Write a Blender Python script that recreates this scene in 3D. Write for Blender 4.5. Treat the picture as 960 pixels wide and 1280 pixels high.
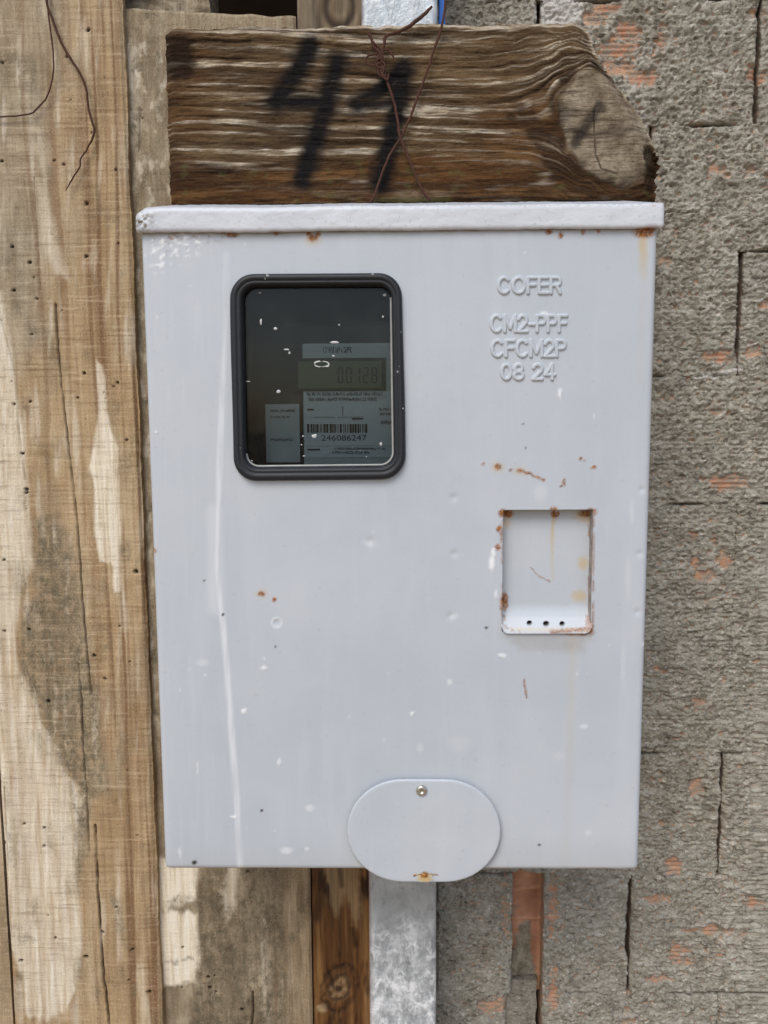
import bpy, bmesh, math, random
import numpy as np
from mathutils import Matrix, Vector

for o in list(bpy.data.objects):
    bpy.data.objects.remove(o)
scn = bpy.context.scene
COL = scn.collection
random.seed(4)
rng = np.random.default_rng(7)

# ------------------------------------------------------------------ camera
ZC, DW = 1.60, 0.775                    # eye height, distance to the wall face
F_PX = 1000.0                           # focal length in photo pixels (960 x 1280)
PITCH, YAW, ROLL = (math.radians(a) for a in (-6.273, -0.888, -0.342))
_cp, _sp, _cy, _sy = math.cos(PITCH), math.sin(PITCH), math.cos(YAW), math.sin(YAW)
CF = np.array([_sy*_cp, _cy*_cp, _sp])
_r0 = np.array([_cy, -_sy, 0.0]); _u0 = np.cross(_r0, CF)
CR = _r0*math.cos(ROLL)+_u0*math.sin(ROLL)
CU = _u0*math.cos(ROLL)-_r0*math.sin(ROLL)
CAM = np.array([0.0, -DW, ZC])
cam = bpy.data.cameras.new('camera')
cam.sensor_fit = 'VERTICAL'; cam.sensor_height = 24.0; cam.lens = 24.0*F_PX/1280.0
cam.clip_start = 0.01; cam.clip_end = 500.0
co = bpy.data.objects.new('camera', cam); COL.objects.link(co)
m = Matrix(((CR[0], CU[0], -CF[0], CAM[0]), (CR[1], CU[1], -CF[1], CAM[1]), (CR[2], CU[2], -CF[2], CAM[2]), (0, 0, 0, 1)))
co.matrix_world = m
scn.camera = co

# ------------------------------------------------------------------ sky, sun, exposure
SUN_EL, SUN_AZ = math.radians(49), math.radians(-22)     # azimuth: 0 = straight behind the camera, negative = left
w = bpy.data.worlds.new('World'); scn.world = w; w.use_nodes = True
nt = w.node_tree; nt.nodes.clear()
bg = nt.nodes.new('ShaderNodeBackground'); out = nt.nodes.new('ShaderNodeOutputWorld')
sk = nt.nodes.new('ShaderNodeTexSky'); sk.sky_type = 'NISHITA'; sk.sun_disc = False
sk.sun_elevation = SUN_EL; sk.sun_rotation = math.radians(180)+SUN_AZ*-1
sk.air_density = 1.0; sk.dust_density = 2.0; sk.ozone_density = 1.0
nt.links.new(sk.outputs[0], bg.inputs[0]); bg.inputs[1].default_value = 0.12
nt.links.new(bg.outputs[0], out.inputs[0])
sl = bpy.data.lights.new('sun', 'SUN'); sl.energy = 1.3; sl.angle = math.radians(32); sl.color = (1.0, 0.985, 0.955)
so = bpy.data.objects.new('sun', sl); COL.objects.link(so)
sd = Vector((math.sin(SUN_AZ)*math.cos(SUN_EL), -math.cos(SUN_AZ)*math.cos(SUN_EL), math.sin(SUN_EL)))
so.rotation_euler = sd.to_track_quat('Z', 'Y').to_euler(); so.location = (0, -3, 5)
scn.view_settings.view_transform = 'Standard'; scn.view_settings.look = 'None'
scn.view_settings.gamma = 1.0; scn.view_settings.use_curve_mapping = False
scn.view_settings.exposure = 0.37
scn.render.engine = 'CYCLES'
scn.cycles.max_bounces = 6; scn.cycles.diffuse_bounces = 3; scn.cycles.glossy_bounces = 2
scn.render.resolution_x = 768; scn.render.resolution_y = 1024

# ------------------------------------------------------------------ pixels <-> places
def at(u, v, y):
    """photo pixel -> point on the vertical plane at depth y"""
    u = np.asarray(u, float); v = np.asarray(v, float)
    d = ((u-480)/F_PX)[..., None]*CR + CF - ((v-640)/F_PX)[..., None]*CU
    t = (y-CAM[1])/d[..., 1]
    return CAM + d*t[..., None]
def pix(X, Y, Z):
    dx = X-CAM[0]; dy = Y-CAM[1]; dz = Z-CAM[2]
    f = dx*CF[0]+dy*CF[1]+dz*CF[2]
    return (480+F_PX*(dx*CR[0]+dy*CR[1]+dz*CR[2])/f, 640-F_PX*(dx*CU[0]+dy*CU[1]+dz*CU[2])/f)

# ------------------------------------------------------------------ noise
def pn(x, y, seed=0):
    r = np.random.default_rng(seed+101)
    P = r.permutation(512); G = r.random(512)*2*np.pi; gx, gy = np.cos(G), np.sin(G)
    x = np.asarray(x, float); y = np.asarray(y, float)
    xi = np.floor(x).astype(np.int64); yi = np.floor(y).astype(np.int64)
    xf = x-xi; yf = y-yi
    u = xf*xf*xf*(xf*(xf*6-15)+10); v = yf*yf*yf*(yf*(yf*6-15)+10)
    def g(i, j, a, b):
        h = P[(P[i & 511]+j) & 511]
        return gx[h]*a+gy[h]*b
    n00 = g(xi, yi, xf, yf); n10 = g(xi+1, yi, xf-1, yf); n01 = g(xi, yi+1, xf, yf-1); n11 = g(xi+1, yi+1, xf-1, yf-1)
    a = n00+u*(n10-n00); b = n01+u*(n11-n01)
    return (a+v*(b-a))*1.5
def fbm(x, y, octv=4, seed=0, gain=0.5):
    s = 0; a = 1.0; t = 0
    for k in range(octv):
        s = s+a*pn(x*2**k, y*2**k, seed+k*17); t += a; a *= gain
    return s/t
def sst(a, b, x):
    t = np.clip((x-a)/(b-a), 0, 1); return t*t*(3-2*t)
def poly(u, v, pts, soft):
    """soft inside mask of a polygon given in photo pixels"""
    d = np.full(u.shape, 1e9); ins = np.zeros(u.shape, bool); n = len(pts)
    for i in range(n):
        (x0, y0), (x1, y1) = pts[i], pts[(i+1) % n]
        ex, ey = x1-x0, y1-y0
        t = np.clip(((u-x0)*ex+(v-y0)*ey)/(ex*ex+ey*ey+1e-9), 0, 1)
        d = np.minimum(d, np.hypot(u-x0-t*ex, v-y0-t*ey))
        c = (y0 > v) != (y1 > v)
        ins ^= c & (u < (x1-x0)*(v-y0)/(y1-y0+1e-12)+x0)
    return sst(-soft, soft, np.where(ins, d, -d))
def ldist(u, v, pts):
    d = np.full(u.shape, 1e9)
    for (x0, y0), (x1, y1) in zip(pts[:-1], pts[1:]):
        ex, ey = x1-x0, y1-y0
        t = np.clip(((u-x0)*ex+(v-y0)*ey)/(ex*ex+ey*ey+1e-9), 0, 1)
        d = np.minimum(d, np.hypot(u-x0-t*ex, v-y0-t*ey))
    return d
def line(u, v, pts, wd, soft=1.0):
    return 1-sst(max(wd-soft, 0), wd+soft, ldist(u, v, pts))
def spot(u, v, c, ru, rv=None, soft=0.35):
    rv = rv or ru
    return 1-sst(1-soft, 1+soft, np.hypot((u-c[0])/ru, (v-c[1])/rv))
def steps(a, b, fa, fb, df, dc):
    """sample positions from a to b, fine (df) between fa and fb and coarse (dc) outside"""
    fa = max(a, min(fa, b)); fb = max(a, min(fb, b))
    s = []
    if fa > a: s.append(np.linspace(a, fa, max(2, int((fa-a)/dc)+1))[:-1])
    if fb > fa: s.append(np.linspace(fa, fb, max(2, int((fb-fa)/df)+1)))
    else: s.append(np.array([fa]))
    if b > fb: s.append(np.linspace(fb, b, max(2, int((b-fb)/dc)+1))[1:])
    return np.concatenate(s)

# ------------------------------------------------------------------ objects
def link(name, me, mat=None, parent=None, loc=None):
    o = bpy.data.objects.new(name, me); COL.objects.link(o)
    if mat is not None: me.materials.append(mat)
    if parent is not None:
        o.parent = parent
        o.matrix_parent_inverse = Matrix.Identity(4)
        pl = Vector(parent['_o']) if '_o' in parent else Vector((0, 0, 0))
        me.transform(Matrix.Translation(-pl))
        o['_o'] = tuple(pl)
    elif loc is not None:
        me.transform(Matrix.Translation(-Vector(loc))); o.location = loc
        o['_o'] = tuple(loc)
    return o
def thing(name, label, cat, loc, group=None):
    o = bpy.data.objects.new(name, None); COL.objects.link(o)
    o.location = loc; o['_o'] = tuple(loc); o.empty_display_size = 0.05
    return tag(o, label, cat, group)
def tag(o, label, cat, group=None):
    o['label'] = label; o['category'] = cat
    if group: o['group'] = group
    return o
def quads(name, V, Q, attrs, mat, parent=None, loc=None, smooth=True):
    me = bpy.data.meshes.new(name)
    V = np.asarray(V, np.float32); Q = np.asarray(Q, np.int32)
    me.vertices.add(len(V)); me.vertices.foreach_set('co', V.ravel())
    me.loops.add(Q.size); me.loops.foreach_set('vertex_index', Q.ravel())
    me.polygons.add(len(Q)); me.polygons.foreach_set('loop_start', np.arange(len(Q), dtype=np.int32)*4)
    me.polygons.foreach_set('loop_total', np.full(len(Q), 4, np.int32))
    me.polygons.foreach_set('use_smooth', np.full(len(Q), smooth, bool))
    for k, a in (attrs or {}).items():
        at_ = me.attributes.new(k, 'FLOAT', 'POINT'); at_.data.foreach_set('value', np.asarray(a, np.float32).ravel())
    me.update(calc_edges=True); me.validate()
    return link(name, me, mat, parent, loc)
def sheet(name, X, Y, Z, yback, attrs, mat, parent=None, loc=None, keep=None, skirt=None, back=True):
    """relief grid (rows go up, columns go right, facing -Y) closed by side walls and a back at depth yback"""
    n, m_ = X.shape
    V = [np.stack([X, Y, Z], -1).reshape(-1, 3)]
    I = np.arange(n*m_).reshape(n, m_)
    f = np.stack([I[:-1, :-1], I[:-1, 1:], I[1:, 1:], I[1:, :-1]], -1)
    f = f[keep] if keep is not None else f.reshape(-1, 4)
    Q = [f]
    A = {k: [np.broadcast_to(a, X.shape).ravel()] for k, a in attrs.items()}
    if back:
        ring = np.concatenate([I[0, :], I[1:, -1], I[-1, -2::-1], I[-2:0:-1, 0]])
        k = len(ring); b = n*m_
        P = V[0][ring]; Pb = P.copy(); Pb[:, 1] = yback
        V += [P, Pb]
        a = np.arange(k); c = (a+1) % k
        Q.append(np.stack([b+a, b+k+a, b+k+c, b+c], -1))
        bot = b+k+np.arange(m_); top = b+k+(m_-1)+(n-1)+np.arange(m_)[::-1]
        Q.append(np.stack([bot[:-1], top[:-1], top[1:], bot[1:]], -1))
        for kk in A:
            r = A[kk][0][ring] if not skirt or kk not in skirt else np.full(k, skirt[kk])
            A[kk] += [r, r]
    return quads(name, np.concatenate(V), np.concatenate(Q), {k: np.concatenate(a) for k, a in A.items()}, mat, parent, loc)
def bm_obj(name, bm, mat, parent=None, loc=None, smooth=False):
    me = bpy.data.meshes.new(name); bmesh.ops.recalc_face_normals(bm, faces=bm.faces[:])
    bm.to_mesh(me); bm.free()
    if smooth: me.polygons.foreach_set('use_smooth', np.ones(len(me.polygons), bool))
    return link(name, me, mat, parent, loc)
def box_bm(x0, x1, y0, y1, z0, z1, bev=0.0, bm=None):
    own = bm is None
    if own: bm = bmesh.new()
    vs = [bm.verts.new((x, y, z)) for x in (x0, x1) for y in (y0, y1) for z in (z0, z1)]
    fs = [bm.faces.new([vs[i] for i in q]) for q in ((0, 1, 3, 2), (4, 6, 7, 5), (0, 4, 5, 1), (2, 3, 7, 6), (0, 2, 6, 4), (1, 5, 7, 3))]
    if bev: 
        bmesh.ops.bevel(bm, geom=list({e for f in fs for e in f.edges}), offset=bev, segments=2, affect='EDGES', profile=0.6)
    return bm
def tube(name, pts, rad, mat, parent=None, loc=None, seg=8, sub=5, wob=0.0, seed=0):
    """a wire through the points (Catmull-Rom), radius may be a list"""
    P = np.array(pts, float); n = len(P)
    R = np.full(n, rad) if np.isscalar(rad) else np.array(rad, float)
    E = np.vstack([2*P[0]-P[1], P, 2*P[-1]-P[-2]]); C = []; RR = []
    for i in range(n-1):
        p0, p1, p2, p3 = E[i:i+4]
        for t in np.linspace(0, 1, sub, endpoint=False):
            C.append(0.5*((2*p1)+(-p0+p2)*t+(2*p0-5*p1+4*p2-p3)*t*t+(-p0+3*p1-3*p2+p3)*t**3)); RR.append(R[i]*(1-t)+R[i+1]*t)
    C.append(P[-1]); RR.append(R[-1]); C = np.array(C); RR = np.array(RR)
    if wob:
        k = np.arange(len(C)); C = C+wob*np.stack([pn(k*.37, k*0+3, seed), pn(k*.37, k*0+9, seed+1), pn(k*.37, k*0+5, seed+2)], -1)
    T = np.gradient(C, axis=0); T /= np.linalg.norm(T, axis=1)[:, None]+1e-9
    ref = np.array([0.0, 1.0, 0.0]); N1 = np.cross(T, ref); N1 /= np.linalg.norm(N1, axis=1)[:, None]+1e-9; N2 = np.cross(T, N1)
    a = np.arange(seg)/seg*2*np.pi
    V = C[:, None]+RR[:, None, None]*(np.cos(a)[None, :, None]*N1[:, None]+np.sin(a)[None, :, None]*N2[:, None])
    k = len(C); I = np.arange(k*seg).reshape(k, seg); J = np.roll(I, -1, 1)
    Q = np.stack([I[:-1], J[:-1], J[1:], I[1:]], -1).reshape(-1, 4)
    return quads(name, V.reshape(-1, 3), Q, None, mat, parent, loc)
def text_obj(name, s, u0, u1, v0, v1, y, depth, bev, mat, parent, offset=0.0, shear=0.0, stretch=True):
    """letters of a given pixel box, raised on the plane y, read from -Y"""
    cu = bpy.data.curves.new(name, 'FONT'); cu.body = s; cu.size = 1; cu.shear = shear
    cu.extrude = 0.0; cu.offset = offset; cu.resolution_u = 4
    tmp = bpy.data.objects.new('tmp', cu); COL.objects.link(tmp)
    def grab():
        bpy.context.view_layer.update()
        me_ = bpy.data.meshes.new_from_object(tmp.evaluated_get(bpy.context.evaluated_depsgraph_get()))
        V_ = np.empty(len(me_.vertices)*3); me_.vertices.foreach_get('co', V_); return me_, V_.reshape(-1, 3)
    me, V = grab()
    ex, ey = np.ptp(V[:, 0]), np.ptp(V[:, 1])
    a = at(u0, v1, y); b = at(u1, v0, y)
    sx, sz = (b[0]-a[0])/ex, (b[2]-a[2])/ey
    if not stretch: sx = sz
    if depth: 
        bpy.data.meshes.remove(me)
        cu.extrude = depth*0.5/sz; cu.bevel_depth = bev/sz; cu.bevel_resolution = 2; cu.offset = offset
        me, V = grab()
    V2 = np.empty_like(V)
    V2[:, 0] = a[0]+(V[:, 0]-V[:, 0].min())*sx; V2[:, 2] = a[2]+(V[:, 1]-V[:, 1].min())*sz
    V2[:, 1] = y-V[:, 2]*sz
    me.vertices.foreach_set('co', V2.ravel()); me.update()
    bpy.data.objects.remove(tmp); bpy.data.curves.remove(cu); me.materials.clear()
    return link(name, me, mat, parent)

# ------------------------------------------------------------------ materials
class NT:
    def __init__(s, name, rough=0.7, metal=0.0, spec=0.3):
        s.m = bpy.data.materials.new(name); s.m.use_nodes = True; s.t = s.m.node_tree
        s.b = s.t.nodes['Principled BSDF']; s.b.inputs['Roughness'].default_value = rough
        s.b.inputs['Metallic'].default_value = metal; s.b.inputs['Specular IOR Level'].default_value = spec
        s.co = s.n('ShaderNodeTexCoord').outputs['Object']
    def n(s, k): return s.t.nodes.new(k)
    def put(s, sock, v):
        if hasattr(v, 'links') or isinstance(v, bpy.types.NodeSocket): s.t.links.new(v, sock)
        elif isinstance(v, (tuple, list)) and len(v) == 3 and sock.type == 'RGBA': sock.default_value = (*v, 1)
        elif sock.type == 'RGBA' and np.isscalar(v): sock.default_value = (v, v, v, 1)
        else: sock.default_value = v
    def attr(s, a):
        x = s.n('ShaderNodeAttribute'); x.attribute_name = a; return x.outputs['Fac']
    def noise(s, sc, detail=3, rough=0.55, vec=(1, 1, 1), dist=0.0):
        mp = s.n('ShaderNodeMapping'); mp.inputs['Scale'].default_value = vec; s.t.links.new(s.co, mp.inputs['Vector'])
        x = s.n('ShaderNodeTexNoise'); x.inputs['Scale'].default_value = sc; x.inputs['Detail'].default_value = detail
        x.inputs['Roughness'].default_value = rough; x.inputs['Distortion'].default_value = dist
        s.t.links.new(mp.outputs[0], x.inputs['Vector']); return x.outputs['Fac']
    def voro(s, sc, vec=(1, 1, 1), feat='F1'):
        mp = s.n('ShaderNodeMapping'); mp.inputs['Scale'].default_value = vec; s.t.links.new(s.co, mp.inputs['Vector'])
        x = s.n('ShaderNodeTexVoronoi'); x.feature = feat; x.inputs['Scale'].default_value = sc
        s.t.links.new(mp.outputs[0], x.inputs['Vector']); return x.outputs['Distance']
    def ramp(s, f, stops):
        x = s.n('ShaderNodeValToRGB'); s.t.links.new(f, x.inputs[0]); e = x.color_ramp.elements
        while len(e) < len(stops): e.new(0.5)
        for k, (p, c) in enumerate(stops):
            e[k].position = p; e[k].color = (*c, 1) if not np.isscalar(c) else (c, c, c, 1)
        return x.outputs[0]
    def mix(s, f, a, b, mode='MIX'):
        x = s.n('ShaderNodeMix'); x.data_type = 'RGBA'; x.blend_type = mode; x.clamp_factor = True
        s.put(x.inputs[0], f); s.put(x.inputs[6], a); s.put(x.inputs[7], b); return x.outputs[2]
    def ma(s, op, a, b=0.0, clamp=False):
        x = s.n('ShaderNodeMath'); x.operation = op; x.use_clamp = clamp
        s.put(x.inputs[0], a); s.put(x.inputs[1], b); return x.outputs[0]
    def mr(s, f, a, b, c=0.0, d=1.0):
        x = s.n('ShaderNodeMapRange'); s.put(x.inputs[0], f)
        for k, v in enumerate((a, b, c, d)): x.inputs[k+1].default_value = v
        return x.outputs[0]
    def color(s, c): s.put(s.b.inputs['Base Color'], c)
    def rough(s, r): s.put(s.b.inputs['Roughness'], r)
    def bump(s, h, st, dist, nrm=None):
        x = s.n('ShaderNodeBump'); x.inputs['Strength'].default_value = st; x.inputs['Distance'].default_value = dist
        s.t.links.new(h, x.inputs['Height'])
        if nrm is not None: s.t.links.new(nrm, x.inputs['Normal'])
        s.t.links.new(x.outputs[0], s.b.inputs['Normal']); return x.outputs[0]

def S(r, g, b):                         # 8-bit display colour -> linear
    f = lambda c: (c/255/12.92 if c/255 <= 0.04045 else ((c/255+0.055)/1.055)**2.4)
    return (f(r), f(g), f(b))

def wood_fence_mat():
    k = NT('weathered_plank_wood', 0.85, spec=0.15)
    big = k.noise(2.2, 5, 0.62, (12, 1, 1.6), 0.4)
    c = k.ramp(big, [(0.30, S(140, 113, 80)), (0.5, S(181, 154, 117)), (0.72, S(209, 187, 151))])
    c = k.mix(k.attr('grey'), c, k.ramp(k.noise(16, 6, 0.72, (2.5, 1, 1.1), 0.3), [(0.3, S(122, 111, 92)), (0.52, S(168, 155, 131)), (0.75, S(206, 193, 168))]))
    grain = k.noise(1.0, 4, 0.65, (300, 1, 17), 0.25)
    sw = k.attr('saw')
    c = k.mix(k.ma('MULTIPLY', k.mr(grain, 0.34, 0.56, 1.0, 0.0), k.mr(sw, 0.0, 1.0, 0.6, 0.3)), c, S(116, 86, 58))
    c = k.mix(k.ma('MULTIPLY', k.attr('ridge'), 0.8), c, S(118, 86, 58))
    bl = k.ramp(k.noise(1, 4, 0.65, (190, 1, 12), 0.2), [(0.32, S(206, 188, 158)), (0.5, S(238, 227, 204)), (0.7, S(248, 241, 226))])
    c = k.mix(k.attr('bleach'), c, bl)
    md = k.ma('MULTIPLY', k.attr('mould'), k.mr(k.noise(90, 6, 0.82, (1.4, 1, 0.9), 0.3), 0.40, 0.60, 0.05, 1.0))
    c = k.mix(md, c, k.mix(k.noise(30, 3), S(80, 72, 55), S(134, 124, 101)))
    patch = k.ma('MULTIPLY', sw, k.mr(k.noise(9, 3, 0.6, (1, 1, 1.6)), 0.36, 0.62, 0.3, 1.0))
    saw = k.noise(1.0, 3, 0.65, (22, 1, 300), 0.10)
    c = k.mix(k.ma('MULTIPLY', patch, k.mr(saw, 0.53, 0.70, 0.0, 0.55)), c, S(112, 86, 58))
    c = k.mix(k.ma('MULTIPLY', patch, k.mr(saw, 0.46, 0.30, 0.0, 0.40)), c, S(226, 206, 174))
    fz = k.noise(700, 3, 0.7, (1.6, 1, 0.8))
    c = k.mix(k.mr(fz, 0.55, 0.72, 0.0, 0.45), c, S(96, 72, 50))
    c = k.mix(k.mr(fz, 0.44, 0.30, 0.0, 0.35), c, S(232, 216, 190))
    c = k.mix(k.attr('dark'), c, S(44, 29, 18))
    c = k.mix(k.ma('MULTIPLY', k.ma('MULTIPLY', k.attr('ridge'), k.attr('bleach')), 0.5), c, S(168, 138, 100))
    k.color(c)
    h = k.ma('ADD', k.ma('MULTIPLY', saw, 0.8), k.ma('ADD', grain, k.ma('MULTIPLY', fz, 0.7)))
    k.bump(h, 0.7, 0.0012)
    return k.m
def wood_brown_mat():
    k = NT('damp_brown_plank_wood', 0.7, spec=0.25)
    c = k.ramp(k.noise(1.0, 4, 0.6, (70, 1, 5), 0.3), [(0.28, S(52, 31, 16)), (0.48, S(104, 69, 36)), (0.66, S(150, 112, 68)), (0.8, S(182, 150, 106))])
    c = k.mix(k.attr('bleach'), c, S(176, 150, 112))
    c = k.mix(k.attr('grey'), c, k.ramp(k.noise(12, 4, 0.6, (4, 1, 1)), [(0.3, S(92, 80, 62)), (0.7, S(158, 146, 122))]))
    c = k.mix(k.mr(k.noise(1, 3, 0.6, (480, 1, 14)), 0.36, 0.6, 0.35, 0), c, S(44, 27, 15))
    c = k.mix(k.attr('dark'), c, S(34, 19, 10))
    k.color(c); k.bump(k.noise(1, 3, 0.6, (480, 1, 14)), 0.4, 0.0008)
    return k.m
def board_mat():
    k = NT('rough_weathered_board_wood', 0.85, spec=0.15)
    fib = k.noise(1.0, 5, 0.72, (26, 1, 420), 0.35)
    c = k.ramp(k.noise(1.0, 5, 0.7, (9, 1, 90), 0.3), [(0.28, S(56, 42, 29)), (0.5, S(100, 79, 55)), (0.74, S(140, 117, 86))])
    c = k.mix(k.attr('low'), c, k.ramp(k.noise(1.0, 5, 0.7, (12, 1, 70), 0.4), [(0.28, S(52, 33, 17)), (0.5, S(92, 62, 34)), (0.74, S(136, 101, 62))]))
    sil = k.ramp(k.noise(1.0, 4, 0.7, (45, 1, 300), 0.3), [(0.3, S(160, 138, 108)), (0.5, S(214, 198, 172)), (0.72, S(246, 239, 224))])
    c = k.mix(k.ma('MULTIPLY', k.attr('silver'), k.mr(fib, 0.34, 0.52, 0.25, 1.0)), c, sil)
    c = k.mix(k.attr('grey'), c, k.ramp(k.noise(60, 6, 0.75), [(0.3, S(96, 82, 64)), (0.52, S(160, 146, 124)), (0.75, S(204, 192, 170))]))
    c = k.mix(k.mr(fib, 0.54, 0.68, 0.0, 0.75), c, S(54, 37, 23))
    c = k.mix(k.mr(k.noise(380, 3, 0.7, (0.7, 1, 1.6)), 0.57, 0.72, 0.0, 0.6), c, S(50, 34, 22))
    c = k.mix(k.attr('dark'), c, S(34, 22, 14))
    c = k.mix(k.attr('moss'), c, S(98, 96, 58))
    pm = k.ma('MULTIPLY', k.attr('paint'), k.mr(fib, 0.30, 0.46, 0.72, 1.0))
    c = k.mix(pm, c, S(25, 22, 22))
    k.color(c); k.bump(k.ma('ADD', k.ma('MULTIPLY', fib, 1.4), k.noise(420, 3, 0.7)), 0.9, 0.0018)
    return k.m
def wall_mat():
    k = NT('cement_slurry_on_clay_block', 0.93, spec=0.1)
    c = k.ramp(k.noise(60, 6, 0.78), [(0.30, S(136, 128, 113)), (0.5, S(186, 178, 161)), (0.70, S(218, 212, 199))])
    c = k.mix(k.mr(k.noise(7, 3, 0.6), 0.4, 0.65, 0.0, 0.4), c, S(180, 178, 166))
    c = k.mix(k.mr(k.noise(260, 4, 0.7, (0.8, 1, 1.3)), 0.55, 0.66, 0.0, 0.85), c, S(236, 230, 216))
    c = k.mix(k.mr(k.noise(230, 4, 0.7, (0.7, 1, 1.5), 0.4), 0.46, 0.34, 0.0, 0.75), c, S(84, 77, 65))
    cl = k.ramp(k.noise(38, 5, 0.7, (0.7, 1, 2)), [(0.3, S(196, 140, 110)), (0.5, S(220, 168, 136)), (0.7, S(234, 198, 168))])
    cl = k.mix(k.mr(k.noise(130, 4, 0.75), 0.44, 0.58, 0.0, 0.9), cl, S(170, 162, 146))
    c = k.mix(k.attr('clay'), c, cl)
    c = k.mix(k.attr('pale'), c, S(236, 231, 222))
    c = k.mix(k.attr('dark'), c, S(70, 58, 46))
    k.color(c); k.bump(k.ma('ADD', k.noise(240, 5, 0.75, (0.8, 1, 1.2)), k.ma('MULTIPLY', k.noise(700, 3), 0.6)), 1.0, 0.0035)
    return k.m
def clay_mat():
    k = NT('bare_red_clay', 0.85, spec=0.15)
    c = k.ramp(k.noise(30, 4, 0.6), [(0.3, S(140, 98, 76)), (0.55, S(172, 126, 100)), (0.75, S(192, 150, 122))])
    c = k.mix(k.attr('grey'), c, k.ramp(k.noise(120, 4, 0.7), [(0.3, S(84, 78, 66)), (0.7, S(150, 142, 124))]))
    c = k.mix(k.attr('pale'), c, S(214, 164, 128))
    k.color(c); k.bump(k.noise(260, 4, 0.65), 0.4, 0.001)
    return k.m
def paint_mat():
    k = NT('light_grey_enamel_paint', 0.42, spec=0.4)
    c = k.mix(k.mr(k.noise(9, 5, 0.62), 0.35, 0.68), S(185, 192, 198), S(194, 199, 204))
    c = k.mix(k.mr(k.noise(1, 4, 0.6, (50, 1, 6), 0.3), 0.50, 0.80, 0.0, 0.3), c, S(206, 209, 214))
    c = k.mix(k.mr(k.noise(220, 2, 0.5), 0.68, 0.74, 0.0, 0.35), c, S(178, 178, 176))
    c = k.mix(k.attr('drip'), c, S(226, 229, 231))
    c = k.mix(k.attr('grime_shade'), c, k.mix(k.noise(160, 4), S(120, 104, 86), S(176, 168, 156)))
    c = k.mix(k.attr('stain'), c, S(198, 172, 118))
    ru = k.ramp(k.noise(420, 4, 0.7), [(0.3, S(72, 38, 16)), (0.5, S(142, 84, 30)), (0.72, S(202, 138, 62))])
    rm = k.ma('MULTIPLY', k.attr('rust'), k.mr(k.noise(520, 4, 0.75), 0.33, 0.5, 0.25, 1.0))
    c = k.mix(rm, c, ru)
    c = k.mix(k.attr('white'), c, S(240, 241, 241))
    c = k.mix(k.attr('dark'), c, S(40, 34, 30))
    k.color(c)
    k.rough(k.mix(k.ma('MAXIMUM', k.attr('rust'), k.attr('grime_shade')), k.mr(k.noise(60, 3), 0.3, 0.7, 0.36, 0.5), 0.9))
    b = k.bump(k.noise(520, 2, 0.5), 0.10, 0.0008)
    k.bump(k.ma('MULTIPLY', k.attr('rust'), k.noise(900, 3)), 0.5, 0.0008, b)
    return k.m
def hood_mat():
    k = NT('white_chipped_enamel', 0.4, spec=0.4)
    c = k.mix(k.mr(k.noise(14, 5, 0.62), 0.35, 0.68), S(200, 204, 209), S(212, 215, 219))
    c = k.mix(k.mr(k.noise(330, 3, 0.6), 0.62, 0.70, 0.0, 0.5), c, S(170, 165, 156))
    c = k.mix(k.attr('rust'), c, k.ramp(k.noise(420, 4, 0.7), [(0.3, S(84, 44, 22)), (0.7, S(178, 108, 52))]))
    c = k.mix(k.ma('MULTIPLY', k.attr('grime_shade'), k.mr(k.noise(420, 3, 0.6), 0.45, 0.6)), c, S(140, 122, 100))
    k.color(c); k.bump(k.noise(480, 3, 0.6), 0.22, 0.001)
    return k.m
def galv_mat():
    k = NT('galvanised_steel', 0.42, 0.35, 0.5)
    c = k.ramp(k.noise(26, 6, 0.72, (1, 1, 0.7), 0.6), [(0.25, S(138, 145, 149)), (0.5, S(174, 181, 185)), (0.75, S(206, 212, 216))])
    n1 = k.noise(34, 3, 0.6, (1.2, 1, 0.9), 0.15)
    vein = k.ma('MULTIPLY', k.mr(k.ma('ABSOLUTE', k.ma('SUBTRACT', n1, 0.5)), 0.05, 0.0, 0.0, 1.0), k.mr(k.noise(90, 3), 0.4, 0.6, 0.2, 1.0))
    blot = k.mr(k.noise(40, 6, 0.8, (1.3, 1, 0.7), 0.1), 0.47, 0.62, 0.0, 1.0)
    cr = k.ma('MULTIPLY', k.attr('crust'), k.ma('ADD', k.ma('MULTIPLY', vein, 0.75), k.ma('MULTIPLY', blot, 0.8), True))
    c = k.mix(k.mr(k.noise(150, 5, 0.75, (1, 1, 0.5)), 0.52, 0.68, 0.0, 0.55), c, S(112, 118, 120))
    c = k.mix(cr, c, S(234, 236, 235))
    c = k.mix(k.attr('rim'), c, S(168, 146, 140))
    k.color(c); k.rough(k.mix(cr, 0.40, 0.85))
    k.put(k.b.inputs['Metallic'], k.mr(cr, 0.0, 1.0, 0.35, 0.0))
    k.bump(k.ma('ADD', cr, k.noise(200, 4, 0.7)), 0.5, 0.0012)
    return k.m
def plain(name, col, rough=0.5, metal=0.0, spec=0.4, vary=None, sc=120, bump=0.0):
    k = NT(name, rough, metal, spec)
    k.color(k.mix(k.noise(sc, 4, 0.65), col, vary or tuple(min(1, c*1.35) for c in col)))
    if bump: k.bump(k.noise(sc*3, 3, 0.6), bump, 0.0008)
    return k.m
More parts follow.
